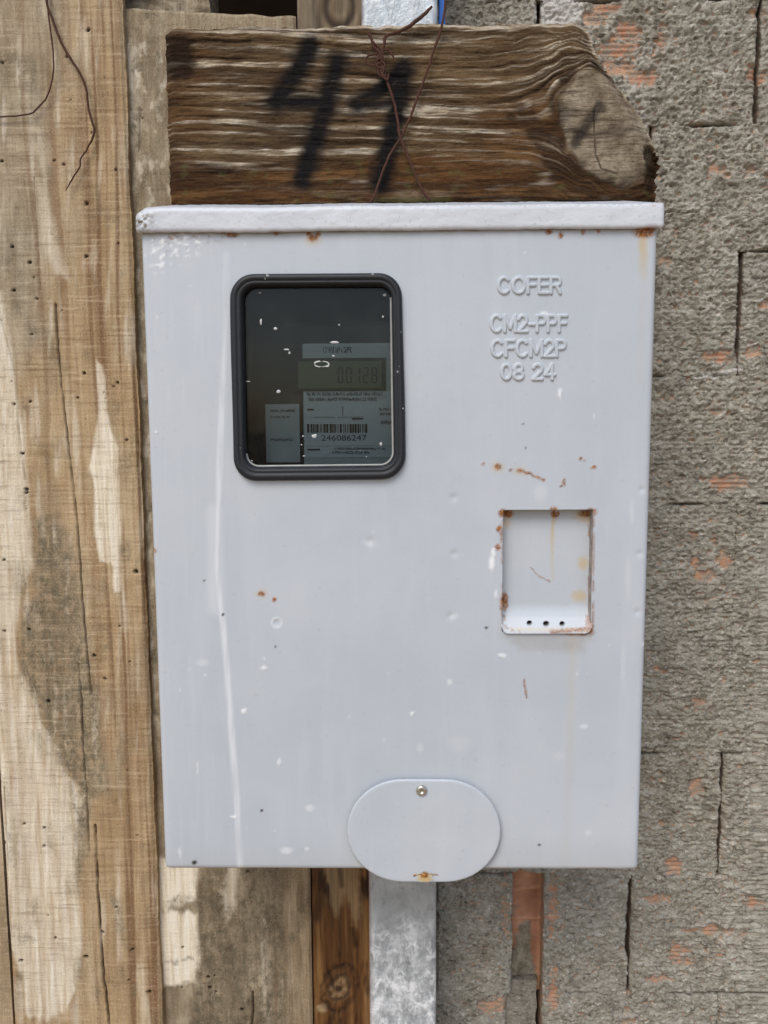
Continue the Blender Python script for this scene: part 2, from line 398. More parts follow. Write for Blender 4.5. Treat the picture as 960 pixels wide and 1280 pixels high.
def glass_mat():
    k = NT('dusty_window_glass'); t = k.t
    tr = k.n('ShaderNodeBsdfTransparent'); tr.inputs[0].default_value = (0.66, 0.70, 0.72, 1)
    gl = k.n('ShaderNodeBsdfGlossy'); gl.inputs['Roughness'].default_value = 0.03; gl.inputs[0].default_value = (1, 1, 1, 1)
    fr = k.n('ShaderNodeFresnel'); fr.inputs[0].default_value = 1.30
    mx = k.n('ShaderNodeMixShader'); t.links.new(fr.outputs[0], mx.inputs[0]); t.links.new(tr.outputs[0], mx.inputs[1]); t.links.new(gl.outputs[0], mx.inputs[2])
    df = k.n('ShaderNodeBsdfDiffuse'); df.inputs[0].default_value = (0.75, 0.75, 0.72, 1)
    m2 = k.n('ShaderNodeMixShader')
    dust = k.ma('MULTIPLY', k.mr(k.noise(38, 5, 0.7), 0.5, 0.78, 0.0005, 0.018), 1.0)
    t.links.new(dust, m2.inputs[0]); t.links.new(mx.outputs[0], m2.inputs[1]); t.links.new(df.outputs[0], m2.inputs[2])
    o = [n for n in t.nodes if n.type == 'OUTPUT_MATERIAL'][0]; t.links.new(m2.outputs[0], o.inputs[0])
    return k.m

M = dict(fence=wood_fence_mat(), brown=wood_brown_mat(), board=board_mat(), wall=wall_mat(), clay=clay_mat(), paint=paint_mat(),
         hood=hood_mat(), galv=galv_mat(), glass=glass_mat(),
         rubber=plain('black_rubber', S(28, 30, 34), 0.5, 0, 0.4, S(42, 44, 48), 200, 0.15),
         glint_fleck=plain('pale_glint_and_fleck', S(120, 121, 118), 0.35, 0, 0.5, S(190, 190, 184), 70),
         rustwire=plain('rusted_wire', S(50, 31, 24), 0.8, 0.1, 0.3, S(98, 64, 48), 300, 0.4),
         steel=plain('stainless_screw', S(176, 170, 158), 0.3, 0.8, 0.5, S(210, 204, 190), 300),
         dark=plain('black_plastic', S(22, 22, 24), 0.5, 0, 0.3),
         blue=plain('blue_plastic', S(34, 104, 206), 0.4, 0, 0.4, S(60, 130, 220)),
         face=plain('meter_grey_plastic', S(176, 182, 176), 0.5, 0, 0.3, S(188, 194, 190)),
         face2=plain('meter_label_paper', S(198, 206, 204), 0.6, 0, 0.2, S(206, 212, 210)),
         lcd=plain('lcd_green_glass', S(84, 94, 66), 0.3, 0, 0.4, S(90, 100, 70)),
         ink=plain('black_print', S(26, 28, 30), 0.7, 0, 0.2),
         inner=plain('box_inside_shade', S(70, 72, 74), 0.6, 0, 0.3),
         fleck=plain('white_paint_fleck', S(168, 168, 164), 0.7, 0, 0.3, S(232, 232, 228), 500),
         ground=plain('dry_earth', S(150, 126, 100), 0.95, 0, 0.1, S(176, 152, 124), 6, 0.5),
         dark_backing=plain('brown_black_backing', S(48, 38, 30), 0.9, 0, 0.1, S(70, 56, 44), 20))  # brown-black stands in for the shade behind planks; rails and core share it

# ------------------------------------------------------------------ ground
n_ = 61
gx, gy = np.meshgrid(np.sign(np.linspace(-1, 1, n_))*np.abs(np.linspace(-1, 1, n_))**3*150, np.sign(np.linspace(-1, 1, n_))*np.abs(np.linspace(-1, 1, n_))**3*150)
I = np.arange(n_*n_).reshape(n_, n_)
g = quads('ground', np.stack([gx, gy, 0.012*pn(gx*2, gy*2, 3)-0.012], -1).reshape(-1, 3),
          np.stack([I[:-1, :-1], I[:-1, 1:], I[1:, 1:], I[1:, :-1]], -1).reshape(-1, 4), None, M['ground'])
g['kind'] = 'structure'

# ------------------------------------------------------------------ brick wall
YW = 0.0
X0W = float(at(478, 1000, 0.0)[0])                      # the wall starts behind the post
CLAY = [(757, 10, 28, 9, 1), (742, 24, 20, 12, 1), (783, 40, 24, 16, 1), (770, 62, 30, 20, 1), (768, 86, 34, 14, 1), (803, 97, 26, 14, 1), (828, 50, 9, 22, .7),
        (945, 95, 14, 14, 1), (945, 18, 18, 6, .8), (893, 212, 13, 8, 1), (936, 212, 7, 7, 1), (833, 327, 11, 8, .9), (957, 382, 9, 6, 1), (898, 447, 26, 10, 1), (940, 440, 14, 8, .9),
        (905, 603, 34, 13, 1), (868, 668, 12, 6, .8), (868, 702, 11, 14, .8), (906, 702, 13, 12, 1), (878, 720, 20, 10, .8), (893, 515, 10, 6, .9), (873, 877, 13, 7, 1), (868, 985, 12, 14, 1), (828, 1027, 8, 5, .9),
        (842, 1080, 15, 14, 1), (818, 1122, 22, 9, .9), (846, 1192, 15, 20, 1), (822, 1222, 20, 8, 1), (880, 1162, 46, 7, .9), (940, 1128, 15, 8, 1), (690, 1135, 9, 55, .8), (690, 1240, 10, 40, .7),
        (632, 1140, 8, 60, .5), (615, 1258, 26, 14, .8), (785, 1275, 18, 6, .7), (868, 700, 50, 40, .12), (880, 1185, 60, 40, .12)]
def wall_relief(X, Z):
    u, v = pix(X, YW, Z)
    wx = X+0.002*pn(X*120, Z*120, 5); wz = Z+0.002*pn(X*120, Z*120, 6)
    lo = fbm(wx*26, wz*34, 3, 11)
    mid = fbm(wx*95, wz*125, 2, 23, 0.6)
    fx = wx+0.0022*pn(X*230, Z*230, 15); fz = wz+0.0018*pn(X*230+9, Z*230, 16)
    fine = np.abs(pn(fx*150, fz*250, 41))*1.25+0.8*np.abs(pn(fx*330, fz*400, 42))
    dabs = np.maximum(0, pn(wx*75, wz*120, 61)-0.12)                       # thrown lumps of slurry
    groove = np.clip(np.sin(2*np.pi*Z/0.0047+0.5*pn(X*9, Z*9, 2))*1.6, -1, 1)
    clay = 0.0008*groove*sst(-0.25, 0.1, pn(X*11+5, Z*30, 77)) + 0.0001*pn(X*400, Z*400, 78)
    pat = 0
    uw = u+11*fbm(u/14, v/9, 3, 51); vw = v+6*fbm(u/14+7, v/9, 3, 52)
    for (a, b, ru, rv, k) in CLAY:
        pat = np.maximum(pat, k*(1-sst(0.2, 1.15, np.hypot((uw-a)/ru, (vw-b)/rv))))
    th = 0.0043+0.0012*lo+0.0018*mid+0.0030*dabs-0.0034*fine+0.00022*groove
    th = th-0.0060*pat
    h = np.maximum(th, clay)
    msk = 1-sst(-0.0002, 0.0006, th-clay)
    pale = 0.9*poly(u+6*pn(u/9, v/9, 3), v, [(656, -60), (712, -60), (728, 4), (726, 36), (700, 40), (668, 30)], 5)
    pale = np.maximum(pale, 0.8*line(u, v+3*pn(u/7, v*0, 8), [(868, 472), (893, 470), (912, 464), (925, 460)], 2.6, 1.5))
    return h, msk, pale
wall = thing('brick_wall', 'rough block wall smeared with grey cement slurry, red clay showing through', 'wall', (0.35, 0.07, 0.0))
course_v = [-160, 0, 157, 315, 470, 630, 788, 941, 1092, 1240, 1392]
zc_ = [float(at(880, v, YW)[2]) for v in course_v]      # joint heights, falling
base = zc_[-1]
while base > 0.21: base -= 0.2; zc_.append(base)
zc_.append(0.0)
even_u = {1: 947, 3: 924, 5: 917, 7: 900, 9: 893}
xo = float(at(785, 1165, YW)[0]); P_ = 0.2
gapv = {1: 0.0016, 3: 0.0019, 5: 0.0007, 7: 0.0012, 8: 0.0022, 9: 0.0016}
fz0, fz1 = float(at(880, 1300, YW)[2]), float(at(880, -20, YW)[2])
fx0, fx1 = X0W, float(at(975, 200, YW)[0])
def brick(x0, x1, z0, z1, gl, gr, sk=(0.5, 0.55)):
    vis = z1 > fz0 and z0 < fz1 and x0 < fx1
    # bricks wholly behind the meter box need no fine relief
    a = pix(np.array([x0, x1]), YW, np.array([z1, z0]))
    hid = a[0][1] < 800 and a[1][0] > 290 and a[1][1] < 1085
    d = 0.0011 if vis and not hid else 0.012
    xs = steps(x0+gl, x1-gr, max(x0, fx0), min(x1, fx1), d, 0.006 if vis else 0.02)
    zs = steps(z0, z1, max(z0, fz0), min(z1, fz1), d, 0.006 if vis else 0.02)
    X, Z = np.meshgrid(xs, zs)
    h, cl, pale = wall_relief(X, Z)
    wob = 0.0013*pn(Z*55, Z*0+x0*7, 9)
    ed = np.minimum(np.minimum(X-x0-gl, x1-gr-X), 1.0)
    ez = np.minimum(Z-z0, z1-Z)
    jl = sst(0.0, 0.35, pn(X*19, np.where(Z-z0 < z1-Z, z0, z1)*37.7+0.3, 33))               # where the bed joint opens
    jv = sst(-0.45, 0.1, pn(Z*24, Z*0+np.where(X-x0 < x1-X, x0, x1)*31.7, 35)+(0.25 if gl > .001 else -0.25))
    rnd = 0.004*(1-sst(0, 0.0032, ed))*jv+0.006*(1-sst(0, 0.0026, ez))*jl
    dk = 0.6*(1-sst(0, 0.002, ez))*jl+0.5*(1-sst(0.0, 0.0012, ed))*jv
    fill = (1-jv)*max(gl, gr)*1.15                                     # slurry bridging the upright joint here and there
    edge = ((X-x0) < 0.004)*(wob*0.6-fill*(gl > 0))-((x1-X) < 0.004)*(wob*0.6-fill*(gr > 0))
    sheet('brick', X+edge, YW-h+rnd, Z, YW+0.09, {'clay': cl, 'pale': pale, 'dark': dk}, M['wall'], wall, skirt={'clay': sk[0], 'dark': sk[1], 'pale': 0})
SL0, SL1 = float(at(640, 1160, YW)[0]), float(at(679, 1160, YW)[0])
for ci in range(len(zc_)-1):
    z1, z0 = zc_[ci], zc_[ci+1]
    if ci in even_u: x = float(at(even_u[ci], (course_v[ci]+course_v[ci+1])/2, YW)[0])
    else: x = xo+(0 if ci % 2 == 0 else 0.105)
    js = sorted(x+P_*k for k in range(-6, 7))
    js = [j for j in js if X0W+0.03 < j < 0.95]
    js = [X0W]+js+[1.0]
    gv = gapv.get(ci, 0.0006)
    for a, b in zip(js[:-1], js[1:]):
        if ci in (8, 9) and a < SL0 < b:
            brick(a, SL0-(0.0 if ci == 8 else 0.005), z0, z1, gv, 0.0, (1, 0))
            if b-SL1 > 0.02: brick(SL1, b, z0, z1, 0.0, gv, (1, 0))
        elif ci == 9 and a < SL1 < b: brick(SL1, b, z0, z1, 0.0, gv, (1, 0))
        else: brick(a, b, z0, z1, gv, gv)
# mortar core behind the open joints
bm = box_bm(X0W+0.004, 0.996, 0.022, 0.085, 0.0, zc_[0]-0.004); bm_obj('mortar_core', bm, M['dark_backing'], wall)
# broken block: clay web seen in the open slot
zs = steps(zc_[9]-0.01, zc_[8], -9, 9, 0.001, 0.01); xs = np.linspace(SL0-0.006, SL1+0.014, 56)
X, Z = np.meshgrid(xs, zs); u, v = pix(X, 0.014, Z)
t_ = (X-SL0)/(SL1-SL0)
rid = line(u, v+2*pn(u/9, v/9, 4)+0.10*(u-640), [(600, 1112), (720, 1112)], 1.3, 2)+line(u, v+2*pn(u/9, v/9, 5)-2*t_, [(600, 1146), (720, 1146)], 1.6, 2)
gry = poly(u+5*fbm(u/8, v/8, 3, 5), v+6*fbm(u/8, v/8, 3, 6), [(650, 1152), (662, 1150), (664, 1190), (672, 1222), (666, 1250), (630, 1250), (634, 1200), (642, 1180)], 3)
gry = np.maximum(gry, 0.55*poly(u+4*pn(u/6, v/6, 7), v, [(636, 1128), (648, 1132), (644, 1146), (634, 1148)], 2))
sheet('exposed_clay_web', X, 0.013+0.0035*t_-0.0016*rid+0.0008*fbm(X*90, Z*60, 3, 8)-0.001*gry, Z, 0.0215, {'grey': gry, 'pale': 0.35*rid+0.4*sst(0.82, 1.0, t_)}, M['clay'], wall)
# mortar lump that fills the slot lower down
a = at(630, 1226, 0.004); b = at(671, 1226, 0.004)
zs = np.linspace(zc_[10], a[2], 150); xs = np.linspace(a[0]-0.003, b[0], 36); X, Z = np.meshgrid(xs, zs)
sheet('mortar_lump', X+0.0012*pn(Z*70, Z*0, 3)*(X > b[0]-0.006), 0.005-0.0022*fbm(X*120, Z*120, 4, 90), Z, 0.021, {'clay': 0*X, 'pale': 0*X, 'dark': 0.3+0*X}, M['wall'], wall)

# ------------------------------------------------------------------ added enclosure that keeps the gap behind the planks dark
dark_backing = thing('shade_enclosure', 'dark gap above the short plank, kept dark by an added enclosure behind it', 'dark_backing', (-0.5, 0.4, 0.0))
bm_obj('shade_back', box_bm(-1.3, X0W+0.09, 0.50, 0.53, 0, 2.75, 0.003), M['dark_backing'], dark_backing)
bm_obj('shade_side', box_bm(-1.33, -1.30, 0.02, 0.53, 0, 2.75, 0.003), M['dark_backing'], dark_backing)
bm_obj('shade_side', box_bm(X0W+0.01, X0W+0.04, 0.0901, 0.50, 0, 2.75, 0.003), M['dark_backing'], dark_backing)
bm_obj('shade_top', box_bm(-1.4, X0W+0.12, -0.05, 0.58, 2.751, 2.77, 0.003), M['dark_backing'], dark_backing)

# ------------------------------------------------------------------ plank fence
fence = thing('plank_fence', 'upright wooden plank fence, weathered and stained, beside the grey meter box', 'fence', (-0.35, -0.03, 0.0))
ZB, ZT = 0.0, 2.74
def dots(u, v, pts, seed):
    r = np.random.default_rng(seed); m_ = 0*u
    for (a, b) in pts:
        rr = r.uniform(0.8, 2.6); m_ = np.maximum(m_, spot(u+1.3*pn(u/3, v/3, seed), v+1.0*pn(u/3+5, v/3, seed), (a, b), rr, rr*r.uniform(.7, 1.0), 0.4))
    return m_
Y1 = -0.043
xl, xr = float(at(3, 1000, Y1)[0]), float(at(195.5, 1100, Y1)[0])
xl -= 0.0015
zf0, zf1 = float(at(100, 1295, Y1)[2]), float(at(100, -15, Y1)[2])
xs = np.linspace(xl, xr, 165); zs = steps(ZB, ZT, zf0, zf1, 0.00105, 0.02)
X, Z = np.meshgrid(xs, zs); u, v = pix(X, Y1, Z)
e_r = 0.0012*pn(Z*14, Z*0+2, 1)+0.0005*pn(Z*120, Z*0, 2)
X = X+e_r*sst(xr-0.02, xr, X)+0.001*pn(Z*11, Z*0+5, 3)*(1-sst(xl, xl+0.02, X))
uw = u+3*fbm(u/9, v/40, 3, 12); vw = v+10*fbm(u/10, v/26, 3, 13)
bl = poly(uw, vw, [(-60, 365), (2, 365), (14, 430), (22, 500), (32, 560), (38, 660), (41, 705), (26, 740), (19, 800), (24, 838), (44, 868), (52, 905), (74, 938), (84, 970), (98, 985), (104, 1010), (96, 1036), (95, 1080), (100, 1130), (103, 1180), (98, 1225), (84, 1262), (60, 1276), (32, 1270), (28, 1225), (12, 1180), (6, 1120), (-60, 1100)], 4)
bl *= 0.70+0.5*fbm(u/6, v/70, 3, 14)*1.0
bl = np.clip(bl, 0, 1)
bl2 = poly(uw, vw, [(121, 450), (128, 455), (134, 515), (147, 560), (149, 600), (150, 700), (151, 742), (143, 742), (140, 706), (125, 702), (118, 660), (117, 604), (110, 585), (118, 552), (124, 510)], 2.5)
bl3 = 0.55*poly(uw, vw, [(46, 225), (60, 250), (80, 330), (84, 350), (70, 346), (52, 300)], 6)
bl4 = 0.4*sst(0.1, 0.5, fbm(u/13, v/120, 3, 71))
BL = np.maximum.reduce([bl*0.95, bl2, bl3, bl4])
mo = poly(u+9*fbm(u/16, v/22, 4, 15), v+14*fbm(u/16, v/22, 4, 16), [(42, 655), (70, 640), (92, 700), (108, 800), (118, 860), (128, 930), (132, 985), (112, 1010), (100, 1120), (92, 1090), (96, 1040), (90, 985), (62, 930), (46, 890), (24, 850), (28, 760), (44, 745)], 9)
mo2 = 0.8*poly(u+6*fbm(u/10, v/14, 4, 18), v+8*fbm(u/10, v/14, 4, 19), [(0, 66), (40, 64), (50, 90), (42, 115), (24, 108), (14, 92), (0, 88)], 8)
mo3 = 0.95*poly(u+6*fbm(u/10, v/14, 4, 28), v+8*fbm(u/10, v/14, 4, 29), [(100, 945), (130, 940), (132, 985), (110, 990), (88, 970)], 6)
mo4 = 0.6*spot(u+5*pn(u/7, v/7, 8), v, (15, 1165), 12, 9, .6)+0.6*spot(u+5*pn(u/7, v/7, 9), v, (34, 1175), 8, 7, .6)+0.7*spot(u, v, (24, 1226), 5, 12, .5)+.8*spot(u, v, (157, 690), 7, 14, .6)+.6*spot(u+5*pn(u/7, v/7, 19), v, (28, 725), 12, 20, .7)
mo5 = 0.55*sst(0.12, 0.5, fbm(u/28, v/60, 4, 91))+0.75*line(u+5*fbm(u/9, v/9, 3, 3), v, [(139, 1115), (146, 1135), (152, 1165), (164, 1188)], 5, 4)
MO = np.clip(np.maximum.reduce([mo, mo2, mo3, mo4, mo5]), 0, 1)
GR = np.clip(0.75*poly(u+12*fbm(u/20, v/30, 3, 35), v, [(-40, -40), (100, -40), (70, 120), (66, 300), (60, 420), (20, 470), (-40, 470)], 26)+0.35*sst(-.1, .4, fbm(u/40, v/90, 3, 36))+0.4*mo, 0, 1)
cr = np.maximum.reduce([line(u+.9*pn(v/14, v*0, 4), v, [(69, 380), (73, 440), (77, 480), (84, 545), (93, 622), (97, 660), (102, 740), (107, 800), (112, 850), (114, 868)], .75, .8),
                        0.8*line(u+.9*pn(v/14, v*0, 6), v, [(98, 830), (102, 880), (104, 940), (108, 985), (111, 1050), (112, 1065)], .8, .8),
                        line(u+1.1*pn(v/14, v*0, 5), v, [(119, 1032), (121, 1075), (122, 1110), (124, 1130), (126, 1165), (129, 1210), (134, 1255), (139, 1300)], 1.15, .9),
                        0.5*line(u+.9*pn(v/14, v*0, 7), v, [(42, 222), (45, 270), (48, 322), (50, 362)], .7, .7), 0.5*line(u, v, [(5, 985), (8, 1040), (9, 1090)], .8, .8), 0.45*line(u, v, [(2, 400), (20, 470), (24, 540), (32, 600)], .8, .8)])
cr = cr*np.clip(.8+.6*pn(u/60, v/40, 97)+.25*pn(u/20, v/9, 98), .45, 1)
HO = dots(u, v, [(110, 37), (83, 70), (88, 124), (131, 96), (114, 165), (67, 200), (79, 205), (108, 254), (145, 212), (2, 201), (3, 78), (15, 308), (37, 328), (42, 347), (17, 363), (46, 373), (40, 418), (148, 304), (107, 320), (77, 388), (105, 466), (97, 497), (147, 478), (142, 483), (130, 490), (15, 477), (18, 505), (38, 502), (158, 550), (33, 612), (28, 567), (149, 783), (162, 827), (131, 849), (117, 820), (36, 787), (5, 789), (5, 700), (170, 715), (33, 616), (60, 877), (55, 1035), (55, 1058), (172, 1044), (60, 1145), (69, 1173), (26, 1201), (107, 1196), (165, 1188), (145, 1134), (186, 1241), (161, 1225), (10, 1255), (129, 1165), (3, 1056), (2, 1103), (158, 964), (30, 1030)], 5)
HO2 = 0.6*(np.clip(pn(u/3.1, v/2.6, 66)-0.62, 0, .2)*5)*sst(0.0, 0.3, fbm(u/50, v/50, 2, 67))
RI = sst(0.1, 0.55, pn(X*230+0.6*pn(Z*5, Z*0, 4), Z*3.2, 21))*sst(xl+0.085, xl+0.12, X)
RI = np.maximum(RI, 0.7*sst(0.15, 0.6, pn(X*150+0.6*pn(Z*5, Z*0, 4), Z*2.5, 22))*sst(650, 800, v)*(1-sst(60, 110, u)))
RI = np.maximum(RI, 0.55*sst(0.2, 0.6, pn(X*120+0.8*pn(Z*4, Z*0, 14), Z*2.0, 24)))
RI = np.maximum(RI, 0.6*line(u+2*pn(v/40, v*0, 2), v, [(104, 0), (108, 35)], 4, 3))
sawh = 0.00012*pn(X*20, Z*420, 31)+0.00014*pn(X*8, Z*150, 32)
Yf = Y1+sawh+0.0005*RI+0.0035*cr+0.003*HO+0.0008*HO2+0.0009*pn(X*12, Z*4, 44)+0.0003*fbm(X*200, Z*40, 3, 45)
ex = np.minimum(X-xl, xr-X); Yf = Yf+0.0025*(1-sst(0, 0.0035, ex))
p = sheet('plank', X, Yf, Z, -0.0342, {'bleach': BL, 'mould': MO, 'grey': GR, 'dark': np.clip(cr+HO*.95+HO2, 0, 1), 'ridge': RI, 'saw': .95+0*X}, M['fence'], fence, skirt={'dark': .1, 'bleach': 0, 'mould': 0})
p['label'] = 'wide pale plank with bleached patches and a long crack'
# a plank further to the side, only its edge shows
xs = np.linspace(xl-0.18, xl-0.0035, 40); zs = steps(ZB, ZT, zf0, zf1, 0.008, 0.03); X, Z = np.meshgrid(xs, zs)
sheet('plank', X, Y1+0.004+0.001*pn(X*12, Z*4, 46)+0*X, Z, -0.0342, {'bleach': .3*sst(0, .5, pn(X*20, Z*3, 4)), 'mould': .5*sst(0, .5, pn(X*20, Z*6, 5)), 'grey': .3+0*X, 'dark': 0*X, 'ridge': 0*X, 'saw': .8+0*X}, M['fence'], fence)
# short grey plank behind
Y2 = -0.034
xa, xb = float(at(140, 100, Y2)[0]), float(at(389, 1180, Y2)[0])
zt_l, zt_r = float(at(150, 8, Y2)[2]), float(at(362, 20, Y2)[2])
xs = np.linspace(xa-0.02, xb, 200); t_ = (xs-xa)/(xb-xa)
zs = np.concatenate([steps(ZB, float(at(300, 1080, Y2)[2]), float(at(300, 1295, Y2)[2]), 9, 0.0011, 0.02), np.linspace(float(at(300, 1080, Y2)[2]), float(at(300, 275, Y2)[2]), 150)[1:-1], np.linspace(float(at(300, 275, Y2)[2]), zt_l, 190)])
X, Z = np.meshgrid(xs, zs)
cap = zt_l+(zt_r-zt_l)*np.clip((X-xa)/(xb-xa), -.2, 1)+0.0012*pn(X*60, X*0, 3)
Z = np.where(Z > zt_l-0.1, Z+(cap-zt_l)*sst(zt_l-0.1, zt_l, Z), Z)
u, v = pix(X, Y2, Z)
low = sst(900, 1000, v)
uw = u+4*fbm(u/9, v/30, 3, 112); vw = v+7*fbm(u/10, v/16, 3, 113)
BL = low*np.maximum(0.95*poly(uw, vw, [(190, 1070), (246, 1080), (246, 1120), (238, 1128), (214, 1134), (212, 1138), (246, 1142), (250, 1200), (244, 1225), (226, 1232), (190, 1232)], 4), 0.6*poly(uw, vw, [(284, 1070), (300, 1070), (296, 1130), (284, 1150), (276, 1120)], 5))
BL = BL+low*0.35*line(uw, vw, [(330, 1150), (334, 1290)], 5, 5)
BL = BL+(1-low)*(0.55*sst(.05, .4, fbm(u/12, v/24, 4, 114))*sst(30, 60, v)+0.5*poly(uw, vw, [(150, 60), (170, 60), (176, 160), (166, 190), (152, 180)], 7))
MO = np.clip(low*(1.3*poly(uw, vw, [(252, 1070), (284, 1070), (280, 1120), (300, 1160), (300, 1085), (350, 1075), (362, 1300), (236, 1300), (248, 1200)], 9)+0.9*line(uw, vw, [(205, 1134), (225, 1124), (250, 1128)], 5, 4)+0.7*line(uw, vw, [(208, 1203), (240, 1198)], 2.4, 2)+.8*line(uw, vw, [(392, 1085), (384, 1130), (366, 1175)], 7, 5))+(1-low)*(0.4+0.7*sst(0, .4, fbm(u/20, v/30, 4, 115))), 0, 1)
DK = np.maximum.reduce([dots(u, v, [(228, 1184), (227, 1234), (260, 1222), (268, 1220), (294, 1222), (177, 137), (178, 147), (262, 1235), (270, 1240), (310, 1090), (302, 1262)], 8), line(u, v, [(316, 1240), (317, 1262), (314, 1290)], 1.2, 1), .5*line(u, v, [(175, 135), (174, 190)], 1, 1)])
e2 = np.minimum(xb-X, np.maximum(cap-Z, 0))
sheet('plank', X, Y2+0.0004*fbm(X*160, Z*30, 4, 61)+0.0006*pn(X*18, Z*6, 62)+0.002*DK+0.002*(1-sst(0, .003, e2)), Z, -0.0082,
      {'bleach': np.clip(BL, 0, 1), 'mould': MO, 'grey': np.clip(0.85+0.2*pn(X*20, Z*5, 63), 0, 1)*(1-.5*low*sst(345, 375, u)), 'dark': np.maximum(DK, .3*low*(1-np.clip(BL, 0, 1))*(.5+.7*sst(-.3, .4, fbm(u/14, v/50, 3, 119)))), 'ridge': .3*sst(.1, .6, pn(X*200, Z*4, 64)), 'saw': .3+0*X}, M['fence'], fence)['label'] = 'grey mouldy plank with a sloping cut top'
# narrow brown plank with a knot
xa, xb = float(at(390.5, 1180, Y2)[0]), float(at(500, 1180, Y2)[0])
xs = np.linspace(xa, xb, 120)
zs = np.concatenate([steps(ZB, float(at(420, 1080, Y2)[2]), float(at(420, 1295, Y2)[2]), 9, 0.001, 0.02), np.linspace(float(at(420, 1080, Y2)[2]), float(at(420, 60, Y2)[2]), 120)[1:-1], np.linspace(float(at(420, 60, Y2)[2]), float(at(420, -20, Y2)[2]), 70), np.linspace(float(at(420, -20, Y2)[2])+.02, ZT, 20)])
X, Z = np.meshgrid(xs, zs); u, v = pix(X, Y2, Z)
def knot(u, v, c, r, asp):
    return np.hypot((u-c[0])/r, (v-c[1])/(r*asp))
k1 = knot(u+5*fbm(u/11, v/11, 3, 3), v+6*fbm(u/11+4, v/13, 3, 3)+.25*(u-425), (424, 1238), 17, 1.25); k2 = knot(u, v, (424, 6), 20, 1.4)
uu = u+14*np.exp(-k1**2*.5)*np.sign(u-425)*.5
ring = np.maximum((np.sin(k1*10.5)*.5+.5)*np.exp(-((k1-.9)/.7)**2)*.8, 0.85*np.exp(-((k1-1.3)/.2)**2)*sst(-.3, .3, pn(u/16, v/16, 19)+.1))
ring2 = (np.sin(k2*8+1)*.5+.5)*np.exp(-((k2-.9)/.7)**2)
DK = np.clip(ring+ring2+0.75*sst(.15, .5, fbm(uu/14, v/60, 3, 171))*sst(1070, 1090, v)+.9*spot(u, v, (458, 1113), 7, 12, .6)+.7*line(u, v, [(398, 1085), (404, 1120), (396, 1150)], 6, 5)+.8*spot(u, v, (423, 1240), 4, 4, .5)+.8*line(u, v, [(441, 1165), (445, 1185)], 3, 3)+.7*line(u, v, [(424, 1085), (427, 1110)], 3, 3), 0, 1)
BL = np.clip(0.55*(1-sst(.45, 1.1, k1))*(.5+.6*sst(-.3, .4, pn(u/7, v/7, 29)))+.8*poly(u+3*pn(u/8, v/8, 2), v+4*pn(u/8, v/20, 4), [(402, 1075), (446, 1075), (452, 1130), (446, 1165), (432, 1120), (420, 1150), (408, 1125)], 5)*.7+0.9*spot(u+3*pn(u/4, v/4, 5), v, (402, 1264), 7, 5, .5), 0, 1)
sheet('plank', X, Y2+0.004+0.0009*DK+0.0005*fbm(X*160, Z*24, 4, 81), Z, -0.0085, {'dark': DK*.85, 'bleach': BL, 'grey': .75*(1-sst(300, 900, v))}, M['brown'], fence)['label'] = 'narrow dark brown plank with a round knot'
# hidden rail that ties the planks together
for zz in (0.5, 2.4): bm_obj('rail', box_bm(xl-0.18, xb, -0.0081, 0.0, zz, zz+0.07, 0.002), M['dark_backing'], fence)

# grey timber offcut above the short plank
a = at(150, 9, -0.028); b = at(256, 11, -0.028)
xs = np.linspace(a[0]-0.03, b[0], 90); zs = np.linspace(min(zt_l, zt_r)-0.012, zt_l+0.06, 60); X, Z = np.meshgrid(xs, zs)
X = X+0.0015*pn(Z*90, Z*0, 3)*(X > b[0]-.01)
o = sheet('timber_offcut', X, -0.0078+0.0018*fbm(X*70, Z*110, 4, 131), Z, 0.03, {'bleach': .2*sst(0, .4, pn(X*60, Z*60, 3)), 'mould': .5+.5*sst(0, .4, pn(X*90, Z*90, 5)), 'grey': 1+0*X, 'dark': .35*sst(.1, .4, pn(X*50, Z*140, 7)), 'ridge': 0*X, 'saw': .2+0*X}, M['fence'], loc=(float(a[0]), 0.01, float(zs[0])))
tag(o, 'short grey mouldy timber offcut lying above the sloping plank top', 'timber')

# ------------------------------------------------------------------ galvanised post
YP0, YP1 = -0.075, -0.015
pa, pb = float(at(461.5, 1190, YP0)[0]), float(at(545.5, 1190, YP0)[0])
r_ = 0.004; prof = []
wx = pb-pa
def arc(cx, cy, a0, a1, n=5): return [(cx+r_*math.cos(t), cy+r_*math.sin(t)) for t in np.linspace(a0, a1, n)]
H = math.pi/2
front = [(x, YP0) for x in np.linspace(pa+r_, pb-r_, 40)]
prof = front[:-1]+arc(pb-r_, YP0+r_, -H, 0)[:-1]+[(pb, YP0+r_), (pb, YP1-r_)][0:1]+arc(pb-r_, YP1-r_, 0, H)+arc(pa+r_, YP1-r_, H, 2*H)+arc(pa+r_, YP0+r_, 2*H, 3*H)[:-1]
pr = np.array(prof); zs = np.concatenate([np.linspace(-.05, .8, 8), np.linspace(.801, 1.26, 170), np.linspace(1.27, 2.0, 30), np.linspace(2.01, 2.25, 60)])
V = np.concatenate([np.repeat(pr[None], len(zs), 0), np.repeat(zs[:, None, None], len(pr), 1)], -1)
V[..., 1] += 0.0005*fbm(V[..., 0]*60, V[..., 2]*30, 3, 5)*(V[..., 1] < YP0+.001)
I = np.arange(len(zs)*len(pr)).reshape(len(zs), len(pr)); J = np.roll(I, -1, 1)
u, v = pix(V[..., 0], V[..., 1], V[..., 2])
